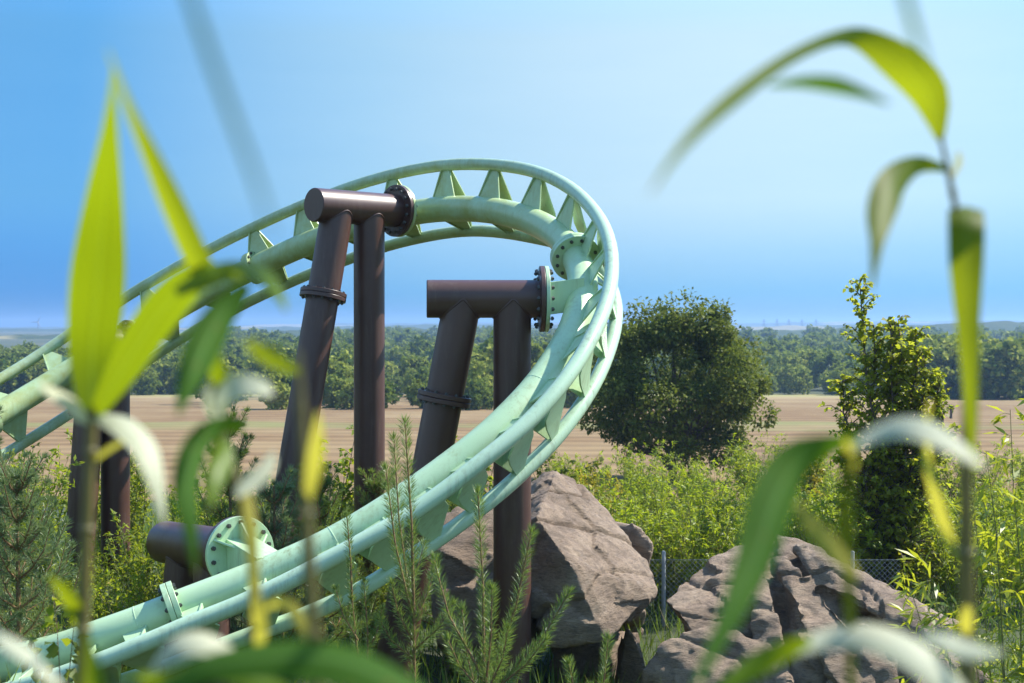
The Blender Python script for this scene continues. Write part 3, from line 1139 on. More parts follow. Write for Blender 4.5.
# the slim many stemmed tree on the right
p = at(886, 590, 25.3)
r_ = np.random.RandomState(11)
stems = []
for dx, hh, lx in ((-0.15, 5.75, -0.42), (0.1, 5.0, 0.0), (0.3, 4.9, 0.35), (-0.3, 4.0, -0.6), (0.45, 4.1, 0.65), (0.5, 3.5, 0.78), (-0.05, 4.6, 0.1), (0.2, 3.7, 0.45), (-0.2, 3.1, -0.55), (-0.1, 5.0, -0.2), (0.2, 5.1, 0.18), (0.35, 4.5, 0.5)):
    st = []
    for i in range(8):
        f = i / 7
        st.append((dx * 0.5 + lx * f ** 1.3 + r_.normal() * 0.04, r_.normal() * 0.25 * f, hh * f))
    stems.append(st)
leafy("slim_tree", "slim many stemmed upright young tree with green and yellowing leaves at the right", "tree", (p.x, 25.3, gz(p.x, 25.3)), 12, stems,
      92, 0.85, 15, 0.10, 0.075, L_MAPLE, M_BARK, 0.045, droop=0.35, bare=0.06, up=0.7)

# willow bank behind the rocks and across to the right
protos = []
for s_ in range(4):
    r_ = np.random.RandomState(30 + s_)
    h = 1.9
    protos.append(leafy("willow_shrub", "bright yellow green willow shrub in the thick bank behind the rocks and fence", "shrub", (0, 0, 0), 40 + s_,
                        fan_stems(r_, 24, h, 0.7, 0.35), 14, 0.34, 9, 0.10, 0.028, (L_WILLOW, L_BUSH, L_WILLOW, L_WILLOW)[s_], M_GSTEM, 0.012, "willow shrubs in the bank behind the rocks", droop=0.25, up=0.7))
k = 0
spots = []
rw = random.Random(5)
for y, step, x_lo, x_hi in ((23.5, 0.9, 1.3, 8.5), (24.6, 1.25, 1.6, 9.5), (26.5, 1.4, 1.2, 10.5), (29.5, 1.5, 1.2, 11.5), (33, 1.7, 1.6, 13), (37.5, 1.9, 2.0, 15), (43, 2.0, 2.0, 17), (47, 2.0, 2.0, 18)):
    x = x_lo
    while x < x_hi:
        spots.append((x + rw.uniform(-0.3, 0.3), y + rw.uniform(-0.9, 0.9)))
        x += step * rw.uniform(0.85, 1.15)
spots = [(x, y) for x, y in spots if not (y < 26.5 and abs(x / y * F + 512 - 886) < 62)]
for x, y in spots:
    o = protos[k % 4] if k < 4 else copy_tree(protos[rw.randrange(4)])
    k += 1
    o.location = (x, y, gz(x, y) - 0.05)
    o.rotation_euler = (0, 0, rw.uniform(0, 6.28))
    q = rw.uniform(0.8, 1.2) * (1.0 if y < 40 else 1.15)
    o.scale = (q * 1.05, q * 1.05, q)

# yellow leaved bush at the rock's shoulder
p = at(598, 520, 27)
r_ = np.random.RandomState(3)
leafy("yellow_bush", "yellow leaved upright bush above the shoulder of the big rock", "bush", (p.x, 27, gz(p.x, 27)), 5, fan_stems(r_, 14, 2.45, 0.8, 0.2), 16, 0.42, 8, 0.12, 0.04,
      L_YELLOW, M_GSTEM, 0.014, droop=0.2, up=0.8)
for u, v, y, h, nm, lb in ((562, 480, 33, 2.6, "bush", "dark green bush at the foot of the round tree, left of it"), (474, 470, 27, 3.3, "bush", "light green broad leaved bush between the central brown columns"),
                           (330, 470, 24, 2.9, "bush", "small green bush beside the foot of the tall brown column"), (800, 470, 36, 2.6, "bush", "yellowish bush just left of the slim tree")):
    p = at(u, v, y)
    r_ = np.random.RandomState(int(u))
    leafy(nm, lb, "bush", (p.x, y, gz(p.x, y)), int(u) + 1, fan_stems(r_, 14, h, 0.75, 0.25), 16, 0.45, 9, 0.13, 0.075, L_OAK if u == 562 else (L_YELLOW if u == 800 else L_BUSH), M_BARK, 0.02, droop=0.2, up=0.6)

# leafy shrubs on the left bank, around the columns
lp = []
for s_ in range(3):
    r_ = np.random.RandomState(60 + s_)
    lp.append(leafy("leafy_shrub", "fresh green small leaved shrub in the thicket round the left columns", "shrub", (0, 0, 0), 70 + s_, fan_stems(r_, 20, 2.5, 0.85, 0.35), 16, 0.44, 10, 0.105, 0.042,
                    (L_BUSH, L_WILLOW, L_WILLOW)[s_], M_GSTEM, 0.013, "shrubs in the thicket round the left columns", droop=0.15, up=0.7))
LS = [(-8.6, 23.5, 1.0), (-7.3, 20.6, .95), (-6.2, 20.4, 0.42), (-5.4, 20.3, 0.5), (-4.5, 20.5, 0.75), (-3.8, 21, 0.75), (-7.2, 18.6, 0.8), (-6.3, 18.2, 0.62), (-5.3, 18.0, 0.45), (-4.5, 17.6, 0.7),
      (-5.6, 16.6, 0.55), (-4.7, 16.4, 0.58), (-3.2, 19.6, 0.6), (-2.6, 21.5, 0.75), (-1.9, 20.4, 0.62), (-8.8, 26, 1.0), (-7.4, 26, 0.85), (-6, 26.5, 0.8), (-3.2, 25.5, 0.75), (-2, 25, 0.75), (-4.6, 27, 0.8),
      (-1.0, 23.5, 0.72), (-0.6, 19.0, 0.5), (-8.0, 28, 0.9), (-0.2, 26, 0.8), (-6.7, 24.5, 0.9)]
for k, (x, y, q) in enumerate(LS):
    o = lp[k] if k < 3 else copy_tree(lp[rw.randrange(3)])
    o.location = (x, y, gz(x, y) - 0.05)
    o.rotation_euler = (0, 0, rw.uniform(0, 6.28))
    o.scale = (q, q, q * rw.uniform(0.9, 1.1))


# ------------------------------------------------------------------ pines
def needle_shoot(r, a, b, C, D, ln, dens=420, start=0.05):
    a, b = np.array(a), np.array(b)
    L = np.linalg.norm(b - a)
    n = max(20, int(dens * L))
    f = start + (1 - start) * r.rand(n) ** 0.9
    ax = (b - a) / L
    rd = rand_dir(r, n)
    rd = unit(rd - (rd @ ax)[:, None] * ax)
    C.append(a + (b - a) * f[:, None] + rd * 0.008)
    k = 0.75 + 0.5 * r.rand(n)[:, None]
    D.append(rd * (0.95 - 0.3 * f[:, None]) + ax * k * 0.8 + r.normal(size=rd.shape) * 0.12)


def pine(label, shoots, ln, mat, loc, seed, group=None, dens=620, wid=0.005, r0=0.018, name="pine_sapling"):
    """shoots = [(list of points, thickness)] in world space"""
    r = np.random.RandomState(seed)
    root = thing(name, label, "pine", loc, group)
    m = MB()
    C, D = [], []
    for pts, th in shoots:
        m.tube(pts, [th * (1 - 0.65 * i / (len(pts) - 1)) for i in range(len(pts))], 7)
        for i in range(len(pts) - 1):
            needle_shoot(r, pts[i], pts[i + 1], C, D, ln, dens, 0.0)
        # buds and brush at the tip
        e = np.array(pts[-1])
        ax = unit(np.array(pts[-1]) - np.array(pts[-2]))
        n = 40
        C.append(np.repeat(e[None], n, 0))
        D.append(ax * 1.2 + r.normal(size=(n, 3)) * 0.45)
    m.build("stem", M_TWIG, root)
    C, D = np.vstack(C), np.vstack(D)
    n = len(C)
    V, Fq = leaf_cloud(C, D, rand_dir(r, n), ln * r.uniform(0.65, 1.15, n), wid, 0.0)
    V = V - np.array(loc)
    np_mesh("needles", V, Fq, mat, root)
    return root


def A3(u, v, y):
    return tuple(at(u, v, y))


def shoot_px(a, b, y, th, bend=0.0, dy=0.0):
    mid = ((a[0] + b[0]) / 2 + bend, (a[1] + b[1]) / 2)
    return ([A3(a[0], a[1], y), A3(mid[0], mid[1], y + dy * 0.5), A3(b[0], b[1], y + dy)], th)


Y1 = 12.6
pine("young pine in the middle with long upright shoots over the rails", [
    shoot_px((414, 720), (414, 620), Y1, 0.026), shoot_px((414, 622), (405, 424), Y1, 0.016, 2, -0.1), shoot_px((412, 616), (386, 470), Y1, 0.013, -4, 0.15),
    shoot_px((416, 620), (436, 560), Y1, 0.010, 3, 0.2), shoot_px((412, 640), (392, 585), Y1, 0.010, -4, -0.2), shoot_px((410, 600), (394, 440), Y1 + .25, 0.012, -3, 0.1),
    shoot_px((414, 650), (452, 605), Y1, 0.010, 6, -0.1), shoot_px((414, 660), (380, 620), Y1, 0.010, -6, -0.2), shoot_px((400, 600), (424, 545), Y1 + .3, 0.009, 4, 0.2)],
    0.10, L_PINE, A3(414, 720, Y1), 1)
pine("thin pine seedling just left of the middle pine", [
    shoot_px((362, 700), (352, 600), Y1 + .3, 0.016), shoot_px((352, 602), (347, 517), Y1 + .3, 0.012, 1), shoot_px((366, 690), (364, 583), Y1 + .1, 0.011, 3), shoot_px((358, 640), (336, 590), Y1, 0.009, -4),
    shoot_px((362, 660), (382, 610), Y1 + .2, 0.009, 4)],
    0.075, L_PINE, A3(360, 700, Y1), 2)
Y2 = 11.8
pine("young pine with a fan of bright shoots before the big rock", [
    shoot_px((488, 740), (486, 680), Y2, 0.026), shoot_px((484, 682), (478, 494), Y2, 0.015, 2, 0.1), shoot_px((490, 682), (531, 533), Y2, 0.015, 5, -0.1), shoot_px((500, 684), (568, 594), Y2, 0.014, 8, 0.1),
    shoot_px((480, 672), (434, 560), Y2, 0.013, -8, 0.2), shoot_px((486, 682), (492, 590), Y2 - .2, 0.011, 2, -0.2), shoot_px((494, 690), (545, 640), Y2 - .1, 0.010, 6, -0.1), shoot_px((480, 690), (448, 640), Y2 - .2, 0.010, -5),
    shoot_px((488, 690), (508, 630), Y2 - .3, 0.010, 4, -0.2), shoot_px((478, 700), (462, 610), Y2 + .2, 0.010, -3, 0.2)],
    0.10, L_PINE, A3(488, 740, Y2), 3)
pine("pine seedling at the bottom edge beneath the rock's nose", [
    shoot_px((592, 740), (608, 640), Y2 + .4, 0.012, 3), shoot_px((590, 740), (569, 664), Y2 + .3, 0.011, -3), shoot_px((594, 740), (590, 690), Y2 + .2, 0.010)],
    0.10, L_PINE, A3(592, 740, Y2), 4)


def whorl_pine(label, loc, h, w, seed, mat, group=None, dens=330):
    r = np.random.RandomState(seed)
    b = np.array(loc)
    sh = []
    top = b + np.array([r.normal() * 0.1, r.normal() * 0.1, h])
    sh.append(([tuple(b), tuple((b + top) / 2), tuple(top)], 0.035))
    lev = 7
    for k in range(lev):
        f = 0.12 + 0.8 * k / (lev - 1)
        pz = b + (top - b) * f
        for q in range(6):
            a = 2 * math.pi * (q + r.rand() * 0.8) / 6 + k
            ln = w * (1.05 - f * 0.85) * r.uniform(0.7, 1.1)
            d = np.array([math.cos(a), math.sin(a), 0.55 + 0.6 * f])
            e = pz + d * ln * 0.75
            sh.append(([tuple(pz), tuple(pz + d * ln * 0.4 - np.array([0, 0, 0.04])), tuple(e), tuple(e + np.array([d[0] * .1, d[1] * .1, 0.24 * ln + 0.12]))], 0.013))
            for s_ in (-1, 1):
                sd = np.array([-d[1], d[0], 0]) * s_
                st = pz + d * ln * 0.45
                sh.append(([tuple(st), tuple(st + (sd * 0.6 + d * 0.5) * ln * 0.45)], 0.008))
    return pine(label, sh, 0.105, mat, tuple(b), seed, group, dens=dens, wid=0.0065, name="pine_tree")


for u, v, y, h, w, lb, mt in ((275, 640, 16.6, 2.65, 0.85, "bluish green pine behind the low support, its tip before the leaning column", L_PINEB), (325, 620, 18.6, 2.5, 0.8, "green pine between the tall column and the low support", L_PINE),
                              (20, 700, 14.9, 2.3, 0.95, "grey green pine at the left edge of the thicket", L_PINEB), (-30, 690, 17.0, 2.6, 0.9, "second pine at the far left edge behind the track", L_PINEB),
                              (440, 640, 21.5, 2.6, 0.8, "pine half hidden behind the central leaning column", L_PINE), (375, 600, 20.3, 2.4, 0.7, "pine close behind the foot of the tall straight column", L_PINE),
                              (235, 640, 19.5, 3.0, 0.8, "pine behind the big round flange of the low support", L_PINE)):
    p = at(u, v, y)
    whorl_pine(lb, (p.x, y, gz(p.x, y)), h, w, int(u * 3 + 500), mt)

# ------------------------------------------------------------------ bamboo with bright leaves on the right, birch sapling on the left
p = at(1016, 760, 11)
r_ = np.random.RandomState(8)
stems = []
for k in range(20):
    bx = r_.uniform(-0.35, 0.5)
    lx = bx * 0.9 - 0.25 + r_.normal() * 0.15
    hh = r_.uniform(2.6, 4.7) * (1.0 if bx > -0.1 else 0.8)
    ly = r_.normal() * 0.3
    stems.append([(bx + lx * (i / 6) ** 1.5, ly * i / 6 + r_.normal() * 0.02, hh * i / 6 - 0.04 * i * i / 6) for i in range(7)])
leafy("bamboo_bush", "bright yellow green bamboo bush leaning in at the right edge", "bamboo", (p.x, 11, gz(p.x, 11) - 0.15), 9, stems, 24, 0.42, 7, 0.15, 0.03, L_BAMBOO, M_GSTEM, 0.010, droop=0.25, bare=0.2, up=0.15)
p = at(57, 740, 7.5)
r_ = np.random.RandomState(18)
leafy("birch_sapling", "little sapling with round toothed leaves at the lower left over the track", "sapling", (p.x, 7.5, p.z), 19,
      [[(0.0, 0, 0), (0.02, 0, 0.3), (0.0, 0, 0.62), (-0.02, 0, 0.80)], [(0.03, 0, 0), (0.07, 0, 0.4), (0.10, 0, 0.7)], [(-0.02, 0, 0), (-0.10, 0, 0.4), (-0.14, 0, 0.62)]], 9, 0.10, 2, 0.075, 0.062, L_BUSH, M_TWIG, 0.004, droop=0.8, bare=0.3, up=0.3)

# long grass on the ground between the plants
r_ = np.random.RandomState(99)
n = 60000
gx = r_.uniform(-12, 16, n)
gy = 9.5 + 38 * r_.rand(n) ** 1.2
gzv = G(gx, gy)
C = np.stack([gx, gy, gzv - 0.03], -1)
D = r_.normal(size=(n, 3)) * 0.35 + np.array([0, 0, 1.0])
V, Fq = leaf_cloud(C, D, rand_dir(r_, n), r_.uniform(0.25, 0.75, n), r_.uniform(0.012, 0.022, n), 0.0)
tag(np_mesh("long_grass", V, Fq, L_GRASS), "long green grass growing between the shrubs", "grass", kind="stuff")

# ------------------------------------------------------------------ far woods
wprot = []
for s_ in range(5):
    r_ = np.random.RandomState(200 + s_)
    cl, per = 40, 30
    d = rand_dir(r_, cl)
    Cc = d * np.array([0.42, 0.42, 0.42]) * r_.uniform(0.55, 1.0, (cl, 1)) + np.array([0, 0, 0.45])
    ci = np.repeat(np.arange(cl), per)
    dd = rand_dir(r_, cl * per)
    pos = Cc[ci] + dd * (r_.uniform(0.08, 0.17, cl)[ci] * r_.uniform(0.5, 1, cl * per) ** 0.4)[:, None]
    L = r_.uniform(0.06, 0.12, cl * per)
    V, Fq = leaf_cloud(pos - dd * L[:, None] * 0.5, dd * 0.3 + rand_dir(r_, len(dd)), dd + rand_dir(r_, len(dd)) * 0.5 + np.array([0, 0, 0.3]), L, L * 0.85)
    wprot.append((V, Fq))
WM = []
for V, Fq in wprot:
    o = np_mesh("broadleaf_tree", V, Fq, L_WOOD)
    WM.append(o.data)
    bpy.data.objects.remove(o)
rt = random.Random(21)
ZONES = {
    "c": ("green tree at the edge of the wood behind the brown columns", "trees of the wood behind the columns"),
    "l": ("dark tree in the level wood beyond the ploughed field at the left", "trees of the wood at the left"),
    "r": ("tree in the dark wood at the right beyond the slim tree", "trees of the wood at the right"),
    "m": ("low pale green tree in the wood between the round tree and the slim tree", "trees of the wood right of the round tree"),
}


def wood_tree(x, y, h, w, zone):
    o = bpy.data.objects.new("broadleaf_tree", rt.choice(WM))
    COL.objects.link(o)
    o.location = (x, y, gz(x, y) - 0.3)
    o.rotation_euler = (0, 0, rt.uniform(0, 6.28))
    o.scale = (w, w * rt.uniform(0.85, 1.15), h)
    tag(o, ZONES[zone][0], "tree", ZONES[zone][1])


def band(zone, u0, u1, y0, y1, cnt, h0, h1, wr_=(0.8, 1.15)):
    for k in range(cnt):
        y = y0 + (y1 - y0) * (k + rt.random()) / cnt
        u = u0 + (u1 - u0) * rt.random()
        h = rt.uniform(h0, h1)
        wood_tree((u - 512) / F * y, y, h, h * rt.uniform(*wr_), zone)


band("c", 205, 590, 172, 190, 22, 3.2, 7.0)
band("c", 205, 600, 195, 330, 62, 5.5, 11.5)
band("l", -40, 215, 285, 330, 40, 7, 9.5)
band("m", 735, 870, 282, 300, 16, 4.5, 7)
band("m", 735, 880, 300, 340, 18, 7, 10.5)
band("r", 885, 1060, 238, 262, 30, 9.5, 13)
# the rest of the woods, a mass nobody could count
VV, FF, o_ = [], [], 0
for k in range(900):
    y = 335 + 800 * rt.random() ** 1.3
    u = -120 + 1260 * rt.random()
    x = (u - 512) / F * y
    h = rt.uniform(6, 13)
    if u < 225:            # the level wood at the left stays low
        y = 335 + 150 * rt.random()
        h = rt.uniform(6.5, 9.5)
        x = (u - 512) / F * y
    w = h * rt.uniform(0.8, 1.35)
    V, Fq = wprot[rt.randrange(5)]
    keep = np.arange(rt.randrange(3), len(Fq), 2 if y < 500 else 4)
    a = rt.uniform(0, 6.28)
    R = np.array([[math.cos(a), math.sin(a), 0], [-math.sin(a), math.cos(a), 0], [0, 0, 1]])
    sc_ = np.array([w, w, h])
    Vk = V.reshape(-1, 4, 3)[keep]
    ctr = Vk.mean(1, keepdims=True)
    Vk = (ctr + (Vk - ctr) * (1.25 if y < 500 else 1.8)).reshape(-1, 3)
    VV.append((Vk @ R) * sc_ + np.array([x, y, gz(x, y) - 0.5]))
    FF.append(np.arange(len(Vk)).reshape(-1, 4) + o_)
    o_ += len(Vk)
tag(np_mesh("wood", np.vstack(VV), np.vstack(FF), L_WOOD), "far woods covering the rising land", "wood", kind="stuff")

# ------------------------------------------------------------------ far wind turbines, pylons, post in the field
for u, v, y, hub, rad, an, lb in ((38, 322, 2900, 46, 15, 0.5, "small wind turbine on the skyline, right of its twin at the far left"), (3, 330, 3600, 34, 12, 0.9, "faint wind turbine at the extreme left of the skyline")):
    p = at(u, v, y)
    b = Vector((p.x, y, p.z - hub))
    t = thing("wind_turbine", lb, "wind turbine", b)
    m = MB()
    m.tube([b - Vector((0, 0, 20)), b + Vector((0, 0, hub))], [1.6, 0.9], 12)
    m.build("tower", M_WHITE, t)
    m = MB()
    m.box(Vector((b.x, y, p.z)), Vector((1.2, 0, 0)), Vector((0, 2.6, 0)), Vector((0, 0, 1.2)))
    m.build("nacelle", M_WHITE, t, smooth=False)
    for k in range(3):
        a = an + k * 2.0944
        m = MB()
        c = Vector((p.x, y - 3.2, p.z))
        d = Vector((math.sin(a), 0, math.cos(a)))
        m.tube([c, c + d * rad * 0.25, c + d * rad], [0.7, 1.0, 0.25], 8)
        m.build("blade", M_WHITE, t)
for k, (u, y) in enumerate(((764, 3300), (777, 3350), (789, 3400), (802, 3450), (816, 3500))):
    p = at(u, 319, y)
    b = Vector((p.x, y, p.z - 26))
    t = thing("power_pylon", "faint lattice pylon in the row on the skyline right of the round tree", "pylon", b, "power pylons on the skyline")
    m = MB()
    for i, j in ((-1, -1), (1, -1), (1, 1), (-1, 1)):
        m.tube([b + Vector((4 * i, 4 * j, -14)), b + Vector((0.5 * i, 0.5 * j, 26))], 0.7, 5)
    m.build("legs", M_WHITE, t)
    m = MB()
    for z, w in ((14, 8), (20, 6)):
        m.tube([b + Vector((-w, 0, z)), b + Vector((w, 0, z))], 0.6, 5)
    m.build("crossarms", M_WHITE, t)
p = at(951, 419, 140)
m = MB()
m.tube([(p.x, 140, gz(p.x, 140) - 0.2), (p.x, 140, gz(p.x, 140) + 1.2), (p.x + 0.02, 140, gz(p.x, 140) + 1.45)], [0.13, 0.12, 0.05], 8)
m.tube([(p.x - 0.25, 140, gz(p.x, 140) + 1.0), (p.x + 0.25, 140, gz(p.x, 140) + 1.05)], 0.05, 6)
tag(m.build("field_post", M_POST), "small dark marker post standing in the field at the right", "post")


# ------------------------------------------------------------------ tall reeds close to the camera
def smooth_path(pts, n):
    Q = np.array(pts, float)
    d = np.r_[0, np.cumsum(np.linalg.norm(np.diff(Q[:, :3], axis=0), axis=1) ** 0.5)]
    d = d / d[-1] * (len(Q) - 1)
    ts = np.linspace(0, len(Q) - 1, n)
    return np.array([cat(Q, t) for t in ts])


def blade(parent, mat, pts, roll=0.0, fold=0.22, name="leaf", curl=0.0):
    """pts: (u, v, distance, width in photo pixels); the blade gets its real size from its distance"""
    W = []
    for u, v, y, w in pts:
        q = at(u, v, y)
        W.append((q.x, q.y, q.z, w * y / F))
    n = 26
    S = smooth_path(W, n)
    C = S[:, :3]
    w = np.maximum(S[:, 3], 0.0006)
    T = unit(np.gradient(C, axis=0))
    view = unit(C - np.array([0, 0, CAMZ]))
    side = unit(np.cross(T, view))
    nrm = np.cross(side, T)
    rl = roll + curl * np.linspace(-1, 1, n)
    s2 = side * np.cos(rl)[:, None] + nrm * np.sin(rl)[:, None]
    n2 = np.cross(s2, T)
    cols = np.array([-1, -0.55, 0, 0.55, 1.0])
    V, UV = [], []
    wob = np.sin(np.linspace(0, 9, n)) * 0.05
    for j, cx_ in enumerate(cols):
        V.append(C + s2 * (cx_ * w / 2)[:, None] + n2 * ((abs(cx_) * fold + wob * cx_) * w / 2)[:, None])
        UV.append(np.stack([np.full(n, (cx_ + 1) / 2), np.linspace(0, 1, n)], -1))
    V = np.stack(V, 1).reshape(-1, 3)
    UV = np.stack(UV, 1).reshape(-1, 2)
    i = np.arange(n * 5).reshape(n, 5)
    Fq = np.stack([i[:-1, :-1], i[:-1, 1:], i[1:, 1:], i[1:, :-1]], -1).reshape(-1, 4)
    off = np.array(root_loc(parent)) if parent else np.zeros(3)
    return np_mesh(name, V - off, Fq, mat, parent, uv=UV, smooth=True)


def cane(parent, pts, mat=None):
    W = []
    for u, v, y, w in pts:
        q = at(u, v, y)
        W.append((q.x, q.y, q.z, w * y / F / 2))
    S = smooth_path(W, 24)
    m = MB()
    m.tube([Vector(s[:3]) for s in S], [float(max(s[3], 0.0004)) for s in S], 12)
    # swollen nodes
    for k in (6, 13, 19):
        c = Vector(S[k][:3])
        d = Vector(S[k + 1][:3]) - Vector(S[k - 1][:3])
        d.normalize()
        m.tube([c - d * 0.006, c, c + d * 0.006], [S[k][3] * 0.9, S[k][3] * 1.35, S[k][3] * 0.9], 10)
    return m.build("cane", mat or R_STEM, parent)


def reed(label, u, v, y):
    return thing("reed_plant", label, "reed", at(u, v, y))


# left plant
YL = 1.55
a = reed("tall reed at the left with a big upright yellow green leaf before the track", 82, 720, YL)
cane(a, [(80, 730, YL, 13), (84, 600, YL, 13), (88, 500, YL, 12), (92, 410, YL, 10)])
blade(a, R_FRESH, [(92, 420, YL, 22), (92, 350, YL, 50), (97, 280, YL - .05, 56), (104, 200, YL - .12, 38), (110, 130, YL - .25, 17), (113, 70, YL - .35, 2)], 0.28, 0.08)
blade(a, R_FRESH, [(94, 415, YL, 14), (125, 365, YL - .04, 34), (158, 315, YL - .09, 40), (190, 282, YL - .14, 34), (222, 275, YL - .19, 18), (240, 282, YL - .22, 2)], 0.2, 0.08)
blade(a, R_OLIVE, [(208, 285, YL - .14, 24), (192, 250, YL - .18, 27), (172, 205, YL - .25, 25), (150, 155, YL - .34, 18), (128, 105, YL - .44, 10), (108, 50, YL - .55, 2)], 0.3, 0.3)
blade(a, R_SHEEN, [(90, 420, YL, 12), (74, 406, YL - .06, 25), (55, 394, YL - .12, 19), (38, 384, YL - .16, 3)], -0.9, 0.2)
blade(a, R_SHEEN, [(96, 415, YL, 12), (122, 422, YL - .06, 33), (146, 445, YL - .1, 36), (158, 480, YL - .12, 27), (165, 525, YL - .12, 4)], 0.9, 0.25)
blade(a, R_OLIVE, [(84, 640, YL, 10), (78, 618, YL, 16), (66, 594, YL - .04, 14), (50, 576, YL - .08, 3)], 0.4, 0.25)
blade(a, R_YELLOW, [(88, 470, YL, 4), (100, 455, YL, 7), (124, 440, YL - .04, 6), (140, 432, YL - .08, 2)], 0.6, 0.2)

# second plant, left of centre
YM = 1.35
b2 = reed("reed left of centre with a drooping dark green leaf and yellow scraps", 255, 720, YM)
cane(b2, [(258, 730, YM, 14), (256, 640, YM, 14), (250, 540, YM, 12), (222, 430, YM, 8), (208, 320, YM, 5)])
blade(b2, R_FRESH, [(175, 292, YM, 10), (205, 276, YM, 26), (232, 268, YM, 20), (262, 274, YM - .06, 20), (280, 296, YM - .1, 12), (286, 312, YM - .12, 2)], 0.6, 0.3)
blade(b2, R_GREEN, [(248, 286, YM, 12), (226, 312, YM - .02, 32), (206, 345, YM - .06, 38), (190, 380, YM - .1, 24), (178, 415, YM - .12, 4)], 0.35, 0.3)
blade(b2, R_FRESH, [(222, 430, YM, 10), (220, 395, YM, 16), (216, 365, YM - .02, 15), (210, 340, YM - .05, 6)], 0.2, 0.3)
blade(b2, R_SHEEN, [(222, 428, YM, 15), (212, 402, YM, 39), (232, 388, YM - .04, 42), (256, 388, YM - .08, 30), (272, 396, YM - .1, 4)], 0.9, 0.2)
blade(b2, R_GREEN, [(244, 426, YM, 12), (220, 428, YM - .02, 22), (198, 448, YM - .06, 30), (187, 485, YM - .1, 28), (191, 525, YM - .12, 18), (196, 575, YM - .12, 3)], 0.5, 0.3)
blade(b2, R_FRESH, [(222, 432, YM, 10), (224, 455, YM - .03, 24), (216, 480, YM - .06, 20), (210, 510, YM - .08, 3)], 0.3, 0.3)
blade(b2, R_SHEEN, [(272, 452, YM, 6), (262, 468, YM - .03, 27), (248, 484, YM - .05, 30), (238, 498, YM - .07, 4)], -0.9, 0.2)
blade(b2, R_YELLOW, [(246, 480, YM, 4), (250, 520, YM - .03, 15), (254, 570, YM - .05, 12), (258, 615, YM - .06, 2)], 0.3, 0.2)
blade(b2, R_YELLOW, [(262, 610, YM, 3), (284, 602, YM - .03, 12), (304, 626, YM - .05, 13), (322, 665, YM - .06, 3)], 0.3, 0.2)
blade(b2, R_YELLOW, [(256, 660, YM, 6), (260, 630, YM - .03, 15), (256, 600, YM - .05, 9), (252, 578, YM - .06, 2)], 0.3, 0.2)

b3 = reed("thin brown reed cane with a bright yellow leaf before the leaning column", 312, 720, 1.2)
cane(b3, [(318, 730, 1.2, 11), (314, 640, 1.2, 12), (308, 540, 1.2, 13), (303, 440, 1.2, 9), (299, 350, 1.2, 4)])
blade(b3, R_YELLOW, [(306, 505, 1.2, 6), (313, 470, 1.18, 16), (317, 440, 1.15, 13), (318, 412, 1.12, 2)], 0.2, 0.2)
blade(b3, R_OLIVE, [(300, 374, 1.2, 6), (276, 362, 1.16, 20), (258, 350, 1.1, 16), (244, 342, 1.1, 4)], 0.5, 0.2)

# bottom leaves
YB = 1.0
b4 = reed("broad dark green reed leaf lying along the bottom edge", 300, 740, YB)
blade(b4, R_GREEN, [(150, 706, YB, 12), (200, 668, YB, 38), (270, 656, YB, 50), (340, 660, YB, 54), (400, 684, YB, 46), (450, 716, YB, 20)], 0.75, 0.25)
blade(b4, R_SHEEN, [(150, 672, YB + .2, 5), (172, 646, YB + .2, 29), (200, 640, YB + .2, 35), (232, 652, YB + .2, 25), (262, 668, YB + .2, 5)], 0.9, 0.25)
blade(b4, R_FRESH, [(150, 690, YB + .05, 8), (185, 672, YB + .05, 20), (230, 672, YB + .05, 24), (280, 690, YB + .05, 20), (330, 712, YB, 6)], 0.6, 0.25)
b5 = reed("bright reed tip poking up at the lower left corner", 92, 740, 1.1)
blade(b5, R_FRESH, [(96, 720, 1.1, 26), (94, 685, 1.1, 22), (91, 660, 1.1, 13), (87, 630, 1.1, 2)], 0.2, 0.3)
blade(b5, R_SHEEN, [(-10, 630, 1.15, 7), (14, 644, 1.12, 25), (36, 662, 1.1, 21), (64, 690, 1.1, 9)], 0.9, 0.2)
blade(b5, R_FRESH, [(130, 700, 1.1, 18), (170, 682, 1.1, 16), (120, 676, 1.1, 8)], 0.5, 0.2)

# right plant
YR = 1.5
c_ = reed("tall reed at the right arching over the sky with olive leaves", 968, 740, YR)
cane(c_, [(967, 740, YR, 17), (967, 620, YR, 16), (966, 500, YR, 13), (968, 380, YR, 11), (964, 260, YR, 8), (952, 190, YR, 6), (940, 135, YR, 4)])
blade(c_, R_OLIVE, [(940, 140, YR, 8), (930, 98, YR, 38), (905, 68, YR - .02, 42), (868, 42, YR - .09, 26), (838, 38, YR - .16, 15), (790, 58, YR - .27, 14), (738, 95, YR - .4, 18), (700, 128, YR - .5, 14), (672, 160, YR - .57, 8), (650, 194, YR - .63, 2)], 0.25, 0.25)
blade(c_, R_GREEN, [(768, 86, YR - .38, 3), (800, 82, YR - .4, 12), (832, 84, YR - .42, 17), (860, 92, YR - .44, 12), (890, 104, YR - .46, 2)], 0.2, 0.25)
blade(c_, R_OLIVE, [(948, 170, YR, 6), (920, 166, YR - .02, 20), (895, 182, YR - .08, 34), (882, 212, YR - .13, 30), (877, 245, YR - .17, 14), (872, 290, YR - .2, 2)], 0.3, 0.25)
blade(c_, R_OLIVE, [(966, 206, YR, 34), (967, 222, YR - .04, 36), (967, 262, YR - .05, 34), (968, 310, YR - .05, 26), (970, 360, YR - .05, 18), (972, 420, YR - .04, 12), (973, 470, YR - .03, 3)], 0.15, 0.25)
blade(c_, R_SHEEN, [(952, 176, YR, 7), (958, 160, YR - .03, 13), (960, 152, YR - .05, 6)], 0.9, 0.2)
blade(c_, R_YELLOW, [(964, 640, YR, 6), (966, 622, YR - .03, 13), (968, 606, YR - .04, 6)], 0.2, 0.2)
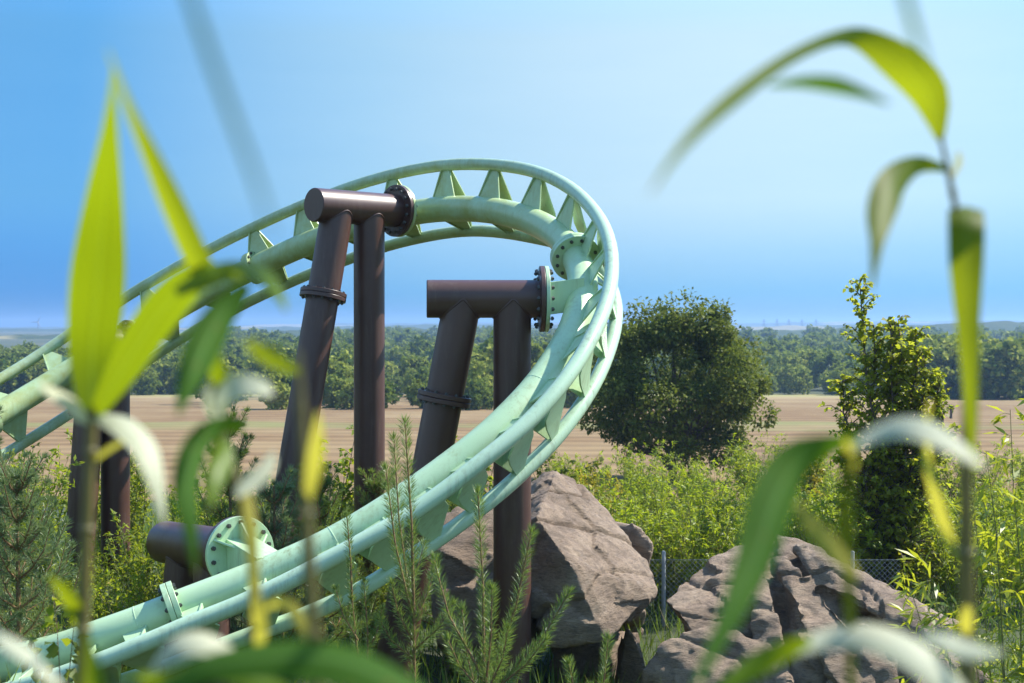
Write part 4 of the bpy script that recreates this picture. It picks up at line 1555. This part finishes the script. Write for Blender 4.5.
blade(c_, R_YELLOW, [(958, 560, YR, 3), (944, 525, YR - .03, 13), (934, 490, YR - .05, 12), (926, 450, YR - .08, 9), (930, 400, YR - .1, 2)], 0.4, 0.2)

YS = 1.15
d1 = reed("reed with a big drooping dark green leaf before the right rock", 850, 740, YS)
cane(d1, [(852, 740, YS, 9), (850, 620, YS, 10), (846, 530, YS, 11), (848, 440, YS, 9)], R_OLIVE)
blade(d1, R_GREEN, [(858, 438, YS, 8), (826, 448, YS, 26), (796, 466, YS - .02, 46), (774, 505, YS - .06, 50), (756, 560, YS - .1, 40), (735, 610, YS - .14, 28), (712, 655, YS - .17, 16), (690, 700, YS - .2, 3)], 0.45, 0.3)
blade(d1, R_SHEEN, [(846, 452, YS, 9), (880, 430, YS, 30), (915, 426, YS - .03, 36), (950, 442, YS - .06, 33), (985, 468, YS - .09, 9)], 0.95, 0.2)
blade(d1, R_YELLOW, [(792, 498, YS, 3), (812, 524, YS - .03, 18), (834, 550, YS - .05, 19), (858, 578, YS - .08, 6)], 0.3, 0.2)
blade(d1, R_YELLOW, [(848, 480, YS, 4), (852, 460, YS, 10), (846, 440, YS - .02, 6)], 0.3, 0.2)
d2 = reed("reed leaf arching along the bottom right, green with a white sheen", 950, 740, YS)
blade(d2, R_SHEEN, [(790, 648, YS, 24), (830, 636, YS, 36), (872, 634, YS - .03, 42), (915, 652, YS - .05, 45), (952, 684, YS - .06, 45), (985, 730, YS - .06, 30)], 0.9, 0.2)
blade(d2, R_FRESH, [(810, 640, YS - .05, 12), (785, 652, YS - .05, 24), (755, 668, YS - .06, 26), (722, 690, YS - .08, 14), (690, 712, YS - .1, 3)], 0.5, 0.25)
blade(d2, R_SHEEN, [(920, 634, YS, 6), (942, 638, YS - .03, 26), (966, 648, YS - .05, 30), (990, 652, YS - .06, 16), (1004, 650, YS - .06, 3)], 0.9, 0.2)
blade(d2, R_FRESH, [(915, 664, YS, 12), (940, 676, YS, 30), (965, 710, YS, 30)], 0.4, 0.2)

# blades very close to the lens
e1 = reed("long thin reed blade crossing the sky at the upper left, wholly out of focus", 270, 230, 0.62)
blade(e1, R_OLIVE, [(178, -40, 0.62, 9), (205, 40, 0.62, 9), (232, 115, 0.62, 8), (258, 185, 0.62, 6), (272, 235, 0.62, 2)], 0.2, 0.2)
e2 = reed("short thin reed blade hanging in at the upper right, wholly out of focus", 925, 60, 0.7)
blade(e2, R_GREEN, [(900, -30, 0.7, 10), (908, 5, 0.7, 9), (918, 40, 0.7, 7), (928, 70, 0.7, 2)], 0.2, 0.2)
